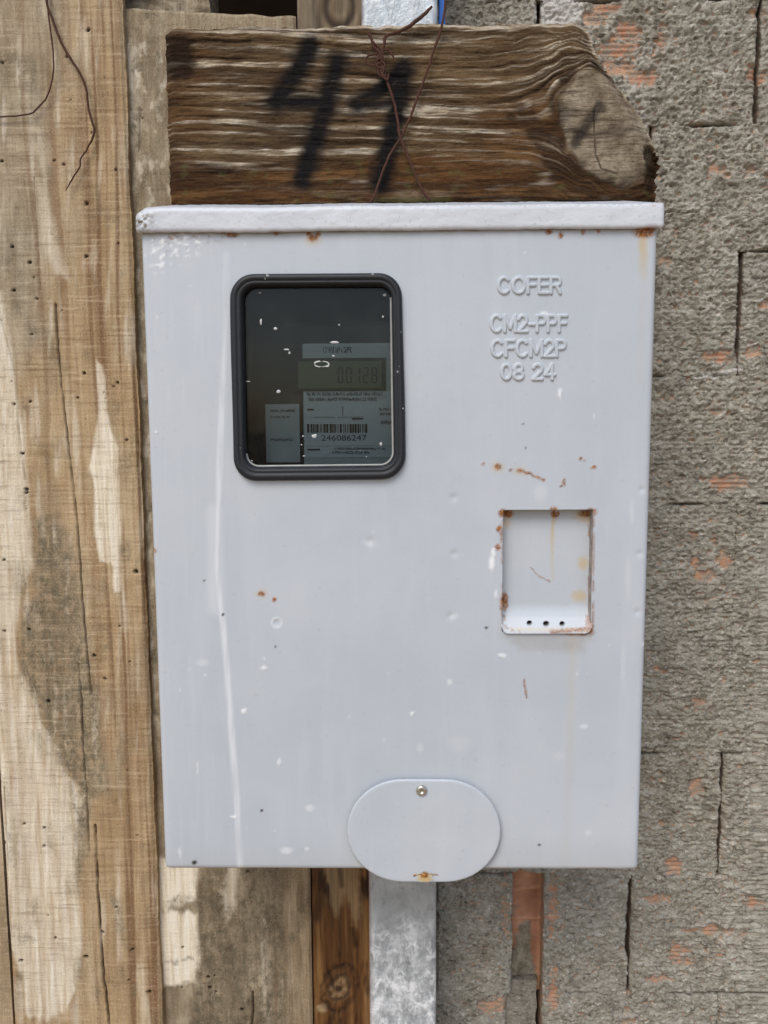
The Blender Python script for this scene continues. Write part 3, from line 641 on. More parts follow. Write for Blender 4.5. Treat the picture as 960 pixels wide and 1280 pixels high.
post = quads('galvanised_post', V.reshape(-1, 3), np.stack([I[:-1], J[:-1], J[1:], I[1:]], -1).reshape(-1, 4),
             {'crust': np.clip(sst(1135, 1185, v+16*pn(u/20, v/20, 3))*1.0+.06+.5*(1-sst(100, 300, v)), 0, 1), 'rim': .6*(1-sst(pa, pa+.0035, V[..., 0]))}, M['galv'], loc=((pa+pb)/2, (YP0+YP1)/2, 0))
tag(post, 'square galvanised steel post with white crusts, carrying the meter box', 'post')
a = at(549, 10, -0.05); 
bm = box_bm(float(a[0])-0.0005, float(at(556, 10, -.05)[0]), -0.056, -0.05, float(a[2])-0.05, float(a[2])+0.25, 0.001)
tag(bm_obj('blue_strap', bm, M['blue'], loc=(float(a[0]), -0.053, float(a[2])-.05)), 'thin blue plastic strap along the galvanised post above the numbered board', 'strap')

# ------------------------------------------------------------------ numbered board
YB0, YB1 = -0.106, -0.0755
bx0 = float(at(208, 150, YB0)[0]); bz1 = float(at(400, 30, YB0)[2]); bz0 = float(at(400, 252.5, YB0)[2])
zs = np.linspace(bz0, bz1, 205)
right_v = [(28, 738), (60, 748), (90, 768), (115, 785), (140, 803), (165, 814), (178, 822), (195, 829), (212, 829), (222, 824), (252, 824)]
vz = pix(np.full_like(zs, .2), YB0, zs)[1]
ur = np.interp(vz, [a for a, b in right_v], [b for a, b in right_v])+3*pn(vz/9, vz*0, 4)+1.5*pn(vz/3, vz*0, 5)
xr_ = np.array([float(at(uu_, vv_, YB0)[0]) for uu_, vv_ in zip(ur, vz)])
xl_ = bx0+0.0012*pn(zs*90, zs*0, 7)+0.0008*pn(zs*300, zs*0, 8)
t_ = np.linspace(0, 1, 540)
X = xl_[:, None]+(xr_-xl_)[:, None]*t_[None]; Z = np.repeat(zs[:, None], 540, 1)
topl = 0.0022*pn(X*22, X*0, 9)+0.001*pn(X*110, X*0, 10)-0.004*(1-sst(0, .008, X-bx0))-0.006*sst(0.12, 0.22, X)*0
Z = Z+topl*sst(bz1-0.02, bz1, Z)+0.0008*pn(X*40, X*0, 12)*(1-sst(bz0, bz0+.01, Z))
u, v = pix(X, YB0, Z)
ku, kv = 758, 162
th = math.radians(58); du = u-ku; dv = v-kv
ka = (du*math.cos(th)+dv*math.sin(th))/78; kb = (-du*math.sin(th)+dv*math.cos(th))/52
kr = np.hypot(ka, kb)*(1+.10*pn(u/25, v/25, 6))
dfl = np.where(kr > 1, 1/np.maximum(kr, 1)**3, 1)
psi = (dv+6)*(1-dfl*0.92)+ 4*fbm(u/160, v/60, 3, 201)+3*sst(200, 820, u)*np.sin(u/110+0.4) - .03*(u-480)*sst(0, 40, 200-v)
psi = psi+0.9*fbm(u/26, v/18, 3, 220)
g1 = pn(psi/9.5, u/330+2, 202); g2 = pn(psi/4.4, u/120, 203); g3 = pn(psi/2.0, u/45, 204)
rg = g1+0.6*g2+0.45*g3
rg = np.where(rg > 0, rg, rg*.8)
lowb = sst(186, 204, v+10*np.sin(u/70)-0.02*(u-208))             # smoother brown lower band
rough_amp = (1-.82*lowb)*(1-.6*sst(560, 660, u)*sst(95, 150, v+.12*(u-600)))*(1-sst(.9, 1.15, 2-kr)*.8)
inside = 1-sst(.92, 1.04, kr)
rel = (0.0007*rg+0.0007*fbm(u/16, psi/1.6, 3, 221))*rough_amp+0.0005*fbm(u/10, v/5, 3, 222)*(1-rough_amp)
bulge = 0.004*np.exp(-(kr/1.1)**4)
SI = np.clip(1.15*sst(.08, .75, rg+.05)*rough_amp*(0.35+.95*sst(-.3, .4, fbm(u/45, v/22, 3, 205))), 0, 1)
SI = np.maximum(SI, .9*(1-sst(3, 7, v-pix(X, YB0, bz1+topl)[1]))*sst(240, 300, u+30*pn(u/40, u*0, 3)))
SI = np.maximum(SI, .45*lowb*sst(0.2, .6, fbm(u/60, v/9, 3, 206))*sst(350, 480, u))
DK = np.clip(.85*sst(.25, .9, -rg+.05)*(1-.75*lowb)+.8*poly(u+8*pn(u/12, v/8, 3), v+4*pn(u/12, v/8, 9), [(200, 36), (238, 42), (246, 92), (224, 102), (200, 96)], 9)*1.25+.55*lowb*sst(.05, .5, fbm(u/50, v/7, 3, 207))+.55*poly(u, v, [(200, 185), (225, 186), (300, 212), (340, 236), (200, 236)], 12)*lowb, 0, 1)
DK = np.maximum(DK, .8*np.exp(-((kr-1.09)/.07)**2)*sst(-.2, .4, pn(u/30, v/30, 8)+.3))
DK = np.maximum(DK, .9*spot(u+4*pn(u/6, v/6, 3), v, (640, 148), 8, 5, .6)*.8)
DK = np.maximum(DK, line(u+1.2*pn(v/12, v*0, 2), v, [(742, 138), (742, 170), (744, 195), (752, 212), (770, 218)], .9, .8)*.9)
DK = np.maximum(DK, .85*poly(u+3*pn(u/7, v/5, 6), v+3*pn(u/7, v/5, 7), [(805, 183), (822, 180), (832, 205), (826, 222), (812, 212), (806, 200)], 3))
DK = np.maximum(DK, .8*line(u, v+2*pn(u/30, v*0, 5), [(540, 252), (600, 247), (660, 247), (740, 251)], 2.5, 2)*sst(520, 600, u))
DK = np.maximum(DK, .72*poly(u+8*pn(u/14, v/14, 1), v+5*pn(u/14, v/9, 2), [(640, 128), (668, 140), (705, 180), (735, 214), (775, 226), (812, 200), (826, 215), (826, 254), (640, 250), (690, 225), (665, 180)], 8)*(.55+.6*sst(-.4, .3, pn(psi/5, u/60, 9)+.1)))
DK = np.maximum(DK, .62*sst(.08, .42, pn(psi/17, u/260, 231))*(1-inside)*(.6+.5*sst(-.3, .3, fbm(u/40, v/12, 3, 232))))
GRY = inside*(.85+.0*u)
MS = np.maximum(.6*line(u, v, [(470, 251), (560, 250)], 4, 4), .35*sst(.2, .5, fbm(u/20, v/14, 3, 208))*lowb)
PT = np.maximum.reduce([line(u+3*pn(u/12, v/12, 1), v, [(422, 78), (404, 140), (378, 224)], 13.5, 9),
                        line(u+3*pn(u/12, v/12, 2), v, [(388, 56), (370, 92), (346, 126)], 13.5, 9), line(u, v, [(340, 126), (412, 128)], 9, 7),
                        line(u+3*pn(u/12, v/12, 3), v, [(506, 84), (494, 150), (475, 230)], 13.5, 9), line(u, v, [(504, 84), (470, 118), (446, 130)], 11, 7), .9*line(u, v, [(446, 130), (492, 130)], 8, 6),
                        .75*line(u, v, [(748, 134), (732, 158), (718, 180)], 6.5, 4), .6*spot(u, v, (749, 136), 9, 7, .5)])
ez = np.minimum(np.maximum(bz1+topl-Z, 0), X-xl_[:, None])
exr = (xr_[:, None]-X)
Yb = YB0-rel-bulge*.6+0.0045*(1-sst(0, .007, ez))**1.5+0.0013*DK*(1-inside*.3)+0.0006*fbm(X*150, Z*400, 3, 209)+0.009*(1-sst(0, .02, exr))**2+0.0015*(1-sst(0, .003, Z-bz0))
Yb = Yb+0.006*poly(u+3*pn(u/7, v/5, 6), v+3*pn(u/7, v/5, 7), [(805, 183), (822, 180), (832, 205), (826, 222), (812, 212), (806, 200)], 3)
rim = .9*(1-sst(0, .004, exr+.002*pn(v/6, v*0, 4)))*(v < 185)
o = sheet('wooden_board', X, Yb, Z, YB1, {'silver': np.maximum(SI, rim), 'dark': DK*.9, 'grey': GRY*.9, 'moss': MS, 'low': np.maximum(np.maximum(lowb, .8*sst(560, 640, u)*sst(100, 150, v)*(1-inside)), .55*poly(u+20*pn(u/40, v/30, 4), v, [(200, 30), (250, 34), (262, 110), (240, 180), (200, 190)], 20)), 'paint': np.clip(PT, 0, 1)*1.0}, M['board'], loc=(0, -0.09, bz0), skirt={'paint': 0, 'grey': .4})
tag(o, 'rough weathered board lying across the post top with black spray-painted number', 'board')

# ------------------------------------------------------------------ meter box
def rrect(c, r, n=10, per=14):
    """rounded outline through four corner pixels, counter-clockwise seen from the front (TL, TR, BR, BL)"""
    P = []
    for k in range(4):
        p0, p1, p2 = (np.array(c[(k-1) % 4], float), np.array(c[k], float), np.array(c[(k+1) % 4], float))
        a = p1+(p0-p1)/np.linalg.norm(p0-p1)*r; b = p1+(p2-p1)/np.linalg.norm(p2-p1)*r
        for t in np.linspace(0, 1, n):
            q = p1+(a-p1)*(1-math.sin(t*H))+(b-p1)*(1-math.cos(t*H)); P.append(q)
        p3 = np.array(c[(k+2) % 4], float); b2 = p2+(p1-p2)/np.linalg.norm(p1-p2)*r
        for t in np.linspace(0, 1, per)[1:-1]: P.append(b+(b2-b)*t)
    return np.array(P)
YD = -0.195                                         # door face
YBK = YP0                                           # back against the post
DX0, DX1 = float(at(175.3, 288, YD)[0]), float(at(823, 283, YD)[0])
DZ1 = float(at(480, 286, YD)[2])+0.004; DZ0 = float(at(480, 1088, YD)[2])
boxo = thing('meter_box', 'light grey painted steel electricity meter box with rust spots and embossed lettering', 'meter box', ((DX0+DX1)/2, (YD+YBK)/2, DZ0))
# pocket and window openings in door coordinates
PX0, PX1 = float(at(628, 715, YD)[0]), float(at(740, 715, YD)[0]); PZ0, PZ1 = float(at(684, 789, YD)[2]), float(at(684, 637, YD)[2])
def snap(a, b, marks, d):
    pts = [a]+sorted(marks)+[b]; s = []
    for p, q in zip(pts[:-1], pts[1:]): s.append(np.linspace(p, q, max(2, int((q-p)/d)+1))[:-1])
    return np.concatenate(s+[[b]])
rc = 0.0042
xs = snap(DX0+rc, DX1-rc, [PX0, PX1], 0.00105); zs = snap(DZ0+rc, DZ1, [PZ0, PZ1], 0.00105)
ang = np.linspace(0, H, 6)[1:]
def wrap(s, a, b):
    # extend a straight run by rounded folds on both sides: returns position and setback
    pos = np.concatenate([(a+rc-rc*np.sin(ang))[::-1], s, b-rc+rc*np.sin(ang)]); off = np.concatenate([(rc-rc*np.cos(ang))[::-1], 0*s, rc-rc*np.cos(ang)])
    return pos, off
px_, ox = wrap(xs, DX0, DX1)
pz_ = np.concatenate([(DZ0+rc-rc*np.sin(ang))[::-1], zs]); oz = np.concatenate([(rc-rc*np.cos(ang))[::-1], 0*zs])
X, Z = np.meshgrid(px_, pz_); OX, OZ = np.meshgrid(ox, oz)
u, v = pix(X, YD, Z)
def multi(pts, soft=.5, wob=1.2, seed=3):
    m_ = 0*u; uw = u+wob*pn(u/4, v/4, seed); vw = v+wob*pn(u/4+7, v/4, seed)
    for q in pts: m_ = np.maximum(m_, (q[4] if len(q) > 4 else 1)*spot(uw, vw, (q[0], q[1]), q[2], q[3] if len(q) > 3 else q[2], soft))
    return m_
RU = multi([(391, 297, 6, 4.5), (386, 292, 3), (398, 293, 3), (686, 290, 5, 3), (701, 294, 3, 4), (729, 290, 3), (748, 289, 2), (805, 291, 13, 6), (812, 288, 8, 5), (622, 583, 4.5, 3.5), (604, 580, 2), (638, 587, 2.5, 1.6), (650, 588, 3.5, 2.4), (705, 603, 1.8, 5), (701, 607, 2.5, 1.5), (742, 584, 3.5, 2), (726, 573, 2.2), (731, 576, 1.2),
            (628, 641, 5), (739, 640, 7, 5), (692, 637, 5, 4), (624, 661, 3.5, 4), (622, 684, 4, 3.5), (629, 755, 4, 14), (738, 786, 4, 8), (722, 791, 18, 3), (741, 700, 1.6, 30, .5), (327, 742, 4, 3), (343, 749, 2.6), (193, 688, 2.4), (505, 975, 4, 2), (430, 1040, 0.5), (716, 789, 10, 4), (345, 292, 3, 2), (334, 345, 3, 3, .7), (290, 294, 8, 2.4), (215, 297, 5, 2.4, .8), (627, 668, 2, 10, .8)])
RU = np.maximum(RU, line(u, v+1.5*pn(u/5, u*0, 4), [(650, 588), (662, 592), (680, 600)], 1.4, 1))
RU = np.maximum(RU, .7*line(u+1.2*pn(v/12, v*0, 8), v, [(628, 650), (628, 785)], 1.2, 1.2)*sst(-.1, .3, pn(u/6, v/14, 12)+.2))
RU = np.maximum(RU, .8*line(u, v, [(742, 645), (741, 785)], 1.2, 1.2)*sst(-.1, .3, pn(u/6, v/14, 14)+.1))
RU = np.maximum(RU, .85*line(u+1.2*pn(v/12, v*0, 9), v, [(655, 850), (656, 858), (659, 872)], 1.2, .8))
ST = np.maximum.reduce([.8*line(u+2*pn(v/20, v*0, 3), v, [(803, 294), (805, 320), (804, 350)], 5, 4)*(1-sst(300, 372, v)), .1*line(u, v, [(804, 330), (800, 480)], 4, 4), .2*line(u+2*pn(v/20, v*0, 3), v, [(716, 792), (714, 880), (710, 1000), (706, 1085)], 5, 5)*(1-.6*sst(800, 1080, v)), .5*multi([(391, 300, 9, 7), (622, 584, 8, 6), (327, 742, 7, 5), (650, 589, 8, 5)], .7), .15*line(u, v, [(820, 300), (812, 620)], 2.5, 3)])
dpts = [(283, 318), (281, 400), (277, 520), (273, 620), (270, 690), (272, 730), (279, 780), (285, 850), (290, 920), (296, 1000), (300, 1085)]
DR = np.maximum(.55*line(u, v, dpts, 3.4, 2.6)*(.55+.9*sst(-.5, .3, pn(u/5, v/60, 3)))*(.45+.55*sst(380, 560, v)), .35*line(u, v, [(268, 640), (269, 760)], 9, 8))
DR = np.maximum(DR, .07*sst(.15, .6, pn(u/5, v/90, 31))*(1-sst(230, 330, u)))
WH = multi([(615, 704, 3.5, 9), (617, 690, 2, 6), (620, 742, 2, 5, .7), (700, 492, 2, 6, .9), (305, 889, 3), (515, 892, 2.2), (628, 819, 5, 2.4, .8), (680, 392, 5, 3, .7), (460, 678, 6, 4, .25), (292, 1021, 4, 1.6, .9), (330, 835, 4, 2, .8), (349, 952, 2, 5, .6), (387, 1010, 5, 4, .45), (358, 1063, 7, 4, .5), (384, 1061, 3, 2, .5), (577, 1012, 2, 6, .4), (562, 852, 3, 3, .5), (676, 615, 8, 10, .2), (195, 540, 1.5), (790, 640, 3, 14, .2), (785, 722, 3, 26, .15), (779, 830, 3, 26, .15), (700, 945, 7, 5, .15), (730, 908, 5, 3, .4), (525, 935, 4, 5, .25), (575, 930, 14, 10, .12), (253, 828, 7, 4, .3), (735, 1040, 4, 3, .3), (804, 806, 2, 2, .9), (247, 960, 1.5, 8, .4), (225, 1066, 1.6, 7, .5), (568, 770, 5, 4, .3)], .5, 1.6)
rr_ = np.random.default_rng(12)
WH = np.maximum(WH, multi([(rr_.uniform(190, 800), rr_.uniform(300, 1080), rr_.uniform(.8, 1.8), rr_.uniform(.8, 2.6), rr_.uniform(.2, .6)) for k in range(28)], .5, 0.6))
WH = np.maximum(WH, .75*np.clip(line(np.hypot(u-346, (v-778)*1.05)+0*u, 0*v, [(6.2, 0), (6.3, 0)], 1.3, .8)*(.6+.6*pn(u/5, v/5, 2)), 0, 1))
WH = np.maximum(WH, .8*sst(.05, .35, fbm(u/9, v/7, 3, 32))*poly(u, v, [(185, 290), (262, 290), (262, 305), (235, 325), (195, 340), (182, 320)], 9))
GM_SH = np.clip(np.maximum.reduce([1.0*(1-sst(1, 5, np.abs(v-(291-(u-175)*.0108))))*(.45+.5*sst(-.2, .4, pn(u/30, v*0, 6))), .6*sst(.1, .4, fbm(u/7, v/6, 3, 33))*poly(u, v, [(182, 288), (300, 288), (280, 300), (240, 312), (200, 318)], 8), .75*(1-sst(1.0, 4.5, 1088-v))*sst(-.4, .2, pn(u/40, u*0, 8)+.1), .15*sst(1040, 1088, v)+0*u, .35*poly(u+5*pn(u/9, v/9, 3), v, [(628, 792), (740, 792), (730, 816), (650, 812)], 8)]), 0, 1)  # paints shadow under the hood and towards the bottom, plus grime at top left
DKs = multi([(243, 1078, 3.2, 2.6), (345, 808, 1.2), (279, 768, 1.6), (327, 1013, 1.8), (657, 560, 1), (608, 785, 1.6), (674, 1056, 2.0, 1.4), (654, 530, .8), (607, 784, 1.2), (255, 726, 1)], .5, .6)
dent = 0*u
for (a, b, r) in [(802, 612, 4.5), (800, 692, 4.5), (797, 765, 4.5), (567, 622, 5), (568, 692, 4.5), (563, 770, 4.5), (463, 677, 5.5), (346, 778, 5)]:
    dent = np.maximum(dent, np.exp(-(np.hypot(u-a, v-b)/r)**2*1.3))
warp = 0.0007*pn(X*7, Z*6, 5)+0.0003*pn(X*18, Z*16, 6)
ins = np.minimum(np.minimum(X-DX0, DX1-X), np.minimum(Z-DZ0, .1))
Yd = YD+OX+OZ+0.0007*dent-0.0004*WH*(WH > .5)-.0002*DR+warp*sst(.004, .03, ins)
# openings
WIN = [(295, 351), (498, 349), (501, 592), (300, 594)]
xm, zm = (X[:-1, :-1]+X[1:, 1:])/2, (Z[:-1, :-1]+Z[1:, 1:])/2
um, vm = pix(xm, YD, zm)
hole = (poly(um, vm, [tuple(q) for q in rrect(WIN, 24)], .01) > .5) | ((xm > PX0) & (xm < PX1) & (zm > PZ0) & (zm < PZ1))
door = sheet('door', X, Yd, Z, YD+0.01, {'rust': RU, 'stain': np.clip(ST, 0, 1)*.8, 'drip': np.clip(DR, 0, 1), 'white': np.clip(WH, 0, 1)*.9, 'grime_shade': GM_SH, 'dark': DKs}, M['paint'], boxo, keep=~hole, back=False)
# shell of the box behind the door
bm = bmesh.new(); y0 = YD+rc-0.0002; i_ = 0.0003
for (a0, a1, b0, b1) in ((DX0+i_, DX0+.0022, DZ0+i_, DZ1), (DX1-.0022, DX1-i_, DZ0+i_, DZ1), (DX0+.0022, DX1-.0022, DZ0+i_, DZ0+.0022), (DX0+.0022, DX1-.0022, DZ1-.002, DZ1)):
    box_bm(a0, a1, y0, YBK-.0025, b0, b1, bm=bm)
box_bm(DX0+i_, DX1-i_, YBK-.0024, YBK, DZ0+i_, DZ1, bm=bm)
bm_obj('shell', bm, M['paint'], boxo)
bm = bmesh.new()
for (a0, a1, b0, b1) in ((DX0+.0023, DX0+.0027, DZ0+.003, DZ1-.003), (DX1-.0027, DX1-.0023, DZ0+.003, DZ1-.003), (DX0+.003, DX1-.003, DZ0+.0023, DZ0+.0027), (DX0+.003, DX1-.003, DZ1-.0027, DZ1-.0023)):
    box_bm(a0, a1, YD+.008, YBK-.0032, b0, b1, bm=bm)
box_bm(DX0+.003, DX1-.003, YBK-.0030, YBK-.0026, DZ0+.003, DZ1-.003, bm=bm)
bm_obj('shade_lining', bm, M['inner'], boxo)  # added dark plates put the shade inside the box into colour
# hood: folded sheet with a front lip and a top that rises to the back
hx0, hx1 = float(at(169, 272, YD-.004)[0]), float(at(831, 270, YD-.004)[0])
lz0, lz1 = float(at(480, 288, YD-.004)[2]), float(at(480, 256, YD-.004)[2])
prof = [(YD-.0005, lz0+.0012), (YD-.0030, lz0), (YD-.0042, lz0+.0010)]+[(YD-.0046, z) for z in np.linspace(lz0+.0025, lz1-.004, 12)]
prof += [(YD-.0046+.003-.003*math.cos(t), lz1-.004+.004*math.sin(t)) for t in np.linspace(.25, H, 5)]
hb = bz0-0.0005
prof += [(YD-.0016+(YB0-YD+.0016)*t, lz1+(hb-.001-lz1)*t) for t in np.linspace(0.08, 1, 14)]+[(YBK, hb), (YBK, lz0+.002)]
pr = np.array(prof); nx = 480
tx = np.linspace(0, 1, nx); xsh = hx0+(hx1-hx0)*tx
cy_, cz_ = YD+.03, (lz0+lz1)/2
e = np.minimum(xsh-hx0, hx1-xsh); sh = np.sqrt(np.clip(1-((.003-np.minimum(e, .003))/.003)**2, 0, 1))*.06+.94
V = np.zeros((nx, len(pr), 3)); V[..., 0] = xsh[:, None]
V[..., 1] = np.where(pr[None, :, 0] < YD+.03, pr[None, :, 0]+(1-sh[:, None])*.04, pr[None, :, 0]); V[..., 2] = cz_+(pr[None, :, 1]-cz_)*(1-(1-sh[:, None])*1.2)
nz = 0.0003*fbm(V[..., 0]*90, V[..., 2]*160, 3, 5)+0.0003*pn(V[..., 0]*25, V[..., 2]*40, 7)
V[..., 1] -= nz; V[..., 2] += 0.0006*pn(V[..., 0]*16, V[..., 0]*0, 8)+.0004*fbm(V[..., 0]*160, V[..., 0]*0, 2, 9)
u, v = pix(V[..., 0], V[..., 1], V[..., 2])
lump = np.exp(-(np.hypot((u-176)/14, (v-276)/12))**2)
V[..., 1] -= 0.003*lump*(.6+.8*fbm(u/5, v/5, 3, 4)); V[..., 0] += .0012*lump*pn(u/4, v/4, 6)
V[..., 2] -= 0.004*(1-sst(0, 16, u-169))[...]*(v < 275)
hm = {'rust': np.clip(.9*spot(u, v, (808, 288), 16, 3)+.5*spot(u, v, (345, 290), 10, 2)+.3*spot(u, v, (815, 284), 8, 5), 0, 1), 'grime_shade': np.clip(1.2*lump+.25*(1-sst(0, 5, v-256)), 0, 1)}
I = np.arange(nx*len(pr)).reshape(nx, len(pr)); J = np.roll(I, -1, 1)
Q = np.stack([I[:-1], I[1:], J[1:], J[:-1]], -1).reshape(-1, 4)
Vf = V.reshape(-1, 3); caps = []
for row, sgn in ((I[0], 1), (I[-1], -1)):
    c = len(Vf); Vf = np.vstack([Vf, Vf[row].mean(0)[None]]); k = len(row)
    for a in hm: hm[a] = np.append(np.asarray(hm[a]).ravel(), 0)
    caps += [(row[j], row[(j+1) % k], c, c) if False else (row[j], row[(j+1) % k], row[(j+2) % k], c) for j in range(0, k-1, 2)]
quads('hood', Vf, np.concatenate([Q, np.array(caps)]), hm, M['hood'], boxo)
# rubber gasket swept round the window
GO = [(287.5, 343), (502.5, 341.5), (507.5, 599), (292.5, 601.5)]; GI = [(303, 358), (489.5, 357), (493, 583), (307, 585)]
oP = rrect(GO, 30); iP = rrect(GI, 17)
oP[:, 0] += .8*np.sin(np.arange(len(oP))*.35)*.6
sec = [(0, .0012), (0.01, -.0018), (.12, -.0042), (.35, -.0052), (.55, -.0046), (.62, -.0036), (.70, -.0044), (.88, -.0038), (1.0, -.0016), (1.0, .0065)]
ring = []
for s, dy in sec:
    q = oP+(iP-oP)*s; P3 = at(q[:, 0], q[:, 1], YD); P3[:, 1] = YD+dy; ring.append(P3)
V = np.array(ring); ns, npp = V.shape[:2]; I = np.arange(ns*npp).reshape(ns, npp); J = np.roll(I, -1, 1)
quads('window_gasket', V.reshape(-1, 3), np.stack([I[:-1], I[1:], J[1:], J[:-1]], -1).reshape(-1, 4), None, M['rubber'], boxo)
gk = bpy.data.objects['window_gasket']
q = rrect([(304.5, 359.5), (488.5, 358.5), (491.5, 581), (308.5, 583)], 16); B = at(q[:, 0], q[:, 1], YD+.003); B = np.roll(B, -10, 0)[20:66]
tube('edge_glint', B, .00085, M['glint_fleck'], boxo, sub=2, seg=6)  # pale strip along right and bottom stands in for the edge highlight
# glass pane with flecks of paint
q = rrect([(302, 357), (491, 356), (494, 585), (306, 587)], 16)
f_, b_ = at(q[:, 0], q[:, 1], YD+.0042), at(q[:, 0], q[:, 1], YD+.0042); b_[:, 1] += .003
bm = bmesh.new(); fv = [bm.verts.new(p) for p in f_]; bv = [bm.verts.new(p) for p in b_]
bm.faces.new(fv); bm.faces.new(bv[::-1])
for k in range(len(fv)): bm.faces.new([fv[k], bv[k], bv[(k+1) % len(fv)], fv[(k+1) % len(fv)]])
pane = bm_obj('window_pane', bm, M['glass'], boxo)
bm = bmesh.new(); r4 = random.Random(5)
fl = [(326, 402, 1.6, 4.5), (344, 411, 3, 2), (348, 489, 3, 2.4), (393, 545, 4, 3), (379, 545, 1.4, 1.2), (325, 366, 2, 1), (481, 369, 2.4, 2), (479, 396, 1.4, 1.4), (424, 406, 1.2, 1.4), (417, 445, 1.8, 1.2), (476, 555, 1.6, 2.6), (418, 428, 5, 1.6), (358, 437, 4, 1.2), (362, 441, 1.6, 2.6), (315, 576, 1.6, 1), (380, 570, 1.4, 1), (310, 477, 3, .8), (377, 556, 1, 1), (458, 571, 1, .8)]
fl += [(r4.uniform(312, 486), r4.uniform(368, 575), .6, .6) for k in range(3)]
for (a, b, ru, rv) in fl:
    n = 7; ph = r4.uniform(0, 6); P = [at(a+ru*math.cos(t)*r4.uniform(.6, 1.2), b+rv*math.sin(t)*r4.uniform(.6, 1.2), YD+.0042) for t in np.linspace(ph, ph+2*math.pi, n, endpoint=False)]
    vs = [bm.verts.new((p[0], YD+.00415, p[2])) for p in P]; c = at(a, b, YD+.004); cv = bm.verts.new((c[0], YD+.0035, c[2]))
    for k in range(n): bm.faces.new([vs[k], vs[(k+1) % n], cv])
# ring-shaped drip on the glass
for k in range(14):
    t0, t1 = k/14*2*math.pi, (k+1)/14*2*math.pi; w_ = 1.3+1.0*math.sin(k*1.7)+.5*math.sin(k*3.1)
    P = [at(402+(8+s+.8*math.sin(2*t+1))*math.cos(t), 455+(3.4+s*.7)*math.sin(t+.3)-.15*8*math.cos(t), YD+.004) for t, s in ((t0, -.2), (t1, -.2), (t1, w_), (t0, w_))]
    bm.faces.new([bm.verts.new((p[0], YD+.0040, p[2])) for p in P])
o = bm_obj('paint_flecks', bm, M['fleck'], pane); o['kind'] = 'stuff'
# flecks on the rubber
bm = bmesh.new()
for (a, b, r) in [(334, 345, 2.6), (331, 348, 1.6), (466, 343, 2), (497, 465, 1.6), (499, 458, 1.2), (504, 511, 1.4), (501, 415, 1.0), (288, 415, 1), (290, 480, .8), (300, 560, .9)]:
    n = 6; P = [at(a+r*math.cos(t)*r4.uniform(.6, 1.3), b+r*math.sin(t)*r4.uniform(.6, 1.3), YD-.0050) for t in np.linspace(0, 2*math.pi, n, endpoint=False)]
    vs = [bm.verts.new((p[0], YD-.0046, p[2])) for p in P]; c = at(a, b, YD-.0054); cv = bm.verts.new((c[0], YD-.0055, c[2]))
    for k in range(n): bm.faces.new([vs[k], vs[(k+1) % n], cv])
o = bm_obj('paint_flecks', bm, M['glint_fleck'], gk); o['kind'] = 'stuff'
# sealing pocket let into the door: back plate curving into a lit shelf with three holes
ns_ = 150; s_ = np.linspace(0, 1, ns_)
zk = float(at(684, 768, YD)[2]); zk2 = float(at(684, 791, YD)[2]); dep = 0.0095
zz = np.where(s_ < .8, PZ1+.002+(zk-PZ1-.002)*s_/.8, zk+(zk2-zk)*(s_-.8)/.2)
tt = np.clip((s_-.74)/.26, 0, 1); yy = YD+dep-(dep+.0022)*sst(0, 1.05, tt)
xs = np.linspace(PX0-.0006, PX1+.0006, 130); X, Z = np.meshgrid(xs, zz[::-1]); Y = np.repeat(yy[::-1][:, None], 130, 1)
rr2 = .0052; xc = np.clip(np.abs(X-(PX0+PX1)/2)-((PX1-PX0)/2-rr2), 0, None)/rr2; low2 = 1-sst(zk2, zk2+.004, Z)
Z = Z+.0045*(1-np.sqrt(np.clip(1-xc**2, 0, 1)))*sst(.9, 1, 1-(Z-zk2)/(PZ1-zk2))
u, v = pix(X, Y, Z)
hol = np.maximum.reduce([spot(u, v, (662, 779), 3.0, 2.6, .25), spot(u, v, (683, 780), 3.4, 3, .25), spot(u, v, (703, 780), 3.0, 2.6, .25)])
uw = u+1.6*pn(u/4, v/4, 3); vw = v+1.6*pn(u/4+4, v/4, 3)
RU = np.maximum.reduce([spot(uw, vw, (634, 642), 8, 4), spot(uw, vw, (694, 643), 5, 5), spot(uw, vw, (734, 642), 12, 4.5)*.9, spot(uw, vw, (631, 752), 4, 12), .8*line(uw, vw, [(737, 650), (736, 780)], 1.4, 1.4)*sst(-.2, .3, pn(u/6, v/15, 2)), .9*spot(uw, vw, (737, 778), 5, 10, .6), .7*line(uw, vw, [(663, 709), (672, 719), (688, 727)], .6, .7), line(uw, vw, [(690, 790), (738, 786)], 2.6, 2.4), .7*line(uw, vw, [(629, 770), (632, 786), (650, 790)], 2, 2)*sst(-.3, .2, pn(u/6, v/6, 41))])
ST = np.maximum.reduce([.8*line(uw, vw, [(692, 645), (690, 672), (691, 726)], 2, 2)*(1-.7*sst(650, 730, v)), .75*spot(uw, vw, (729, 704), 6, 8, .6), .75*spot(uw, vw, (724, 745), 9, 7, .6), .8*spot(uw, vw, (736, 645), 16, 8, .6), .5*line(uw, vw, [(640, 787), (738, 787)], 2.5, 2), .6*line(uw, vw, [(634, 640), (634, 655)], 5, 4)])
pk = sheet('sealing_pocket', X, Y+.004*hol, Z, YD+dep+.003, {'rust': RU, 'stain': np.clip(ST, 0, 1)*.8, 'drip': 0*u, 'white': .2*sst(768, 774, v)*(1-hol), 'grime_shade': .2*np.exp(-(v-640)**2/60), 'dark': hol}, M['paint'], boxo, back=False)  # shelf painted lighter as lit from above, top edge darker as its shadow
bm = bmesh.new()
for (x0, x1, z0, z1) in ((PX0-.0008, PX0+.0001, PZ0, PZ1), (PX1-.0001, PX1+.0008, PZ0, PZ1), (PX0-.0008, PX1+.0008, PZ1-.0001, PZ1+.0008)):
    box_bm(x0, x1, YD+.0009, YD+dep+.003, z0, z1, bm=bm)
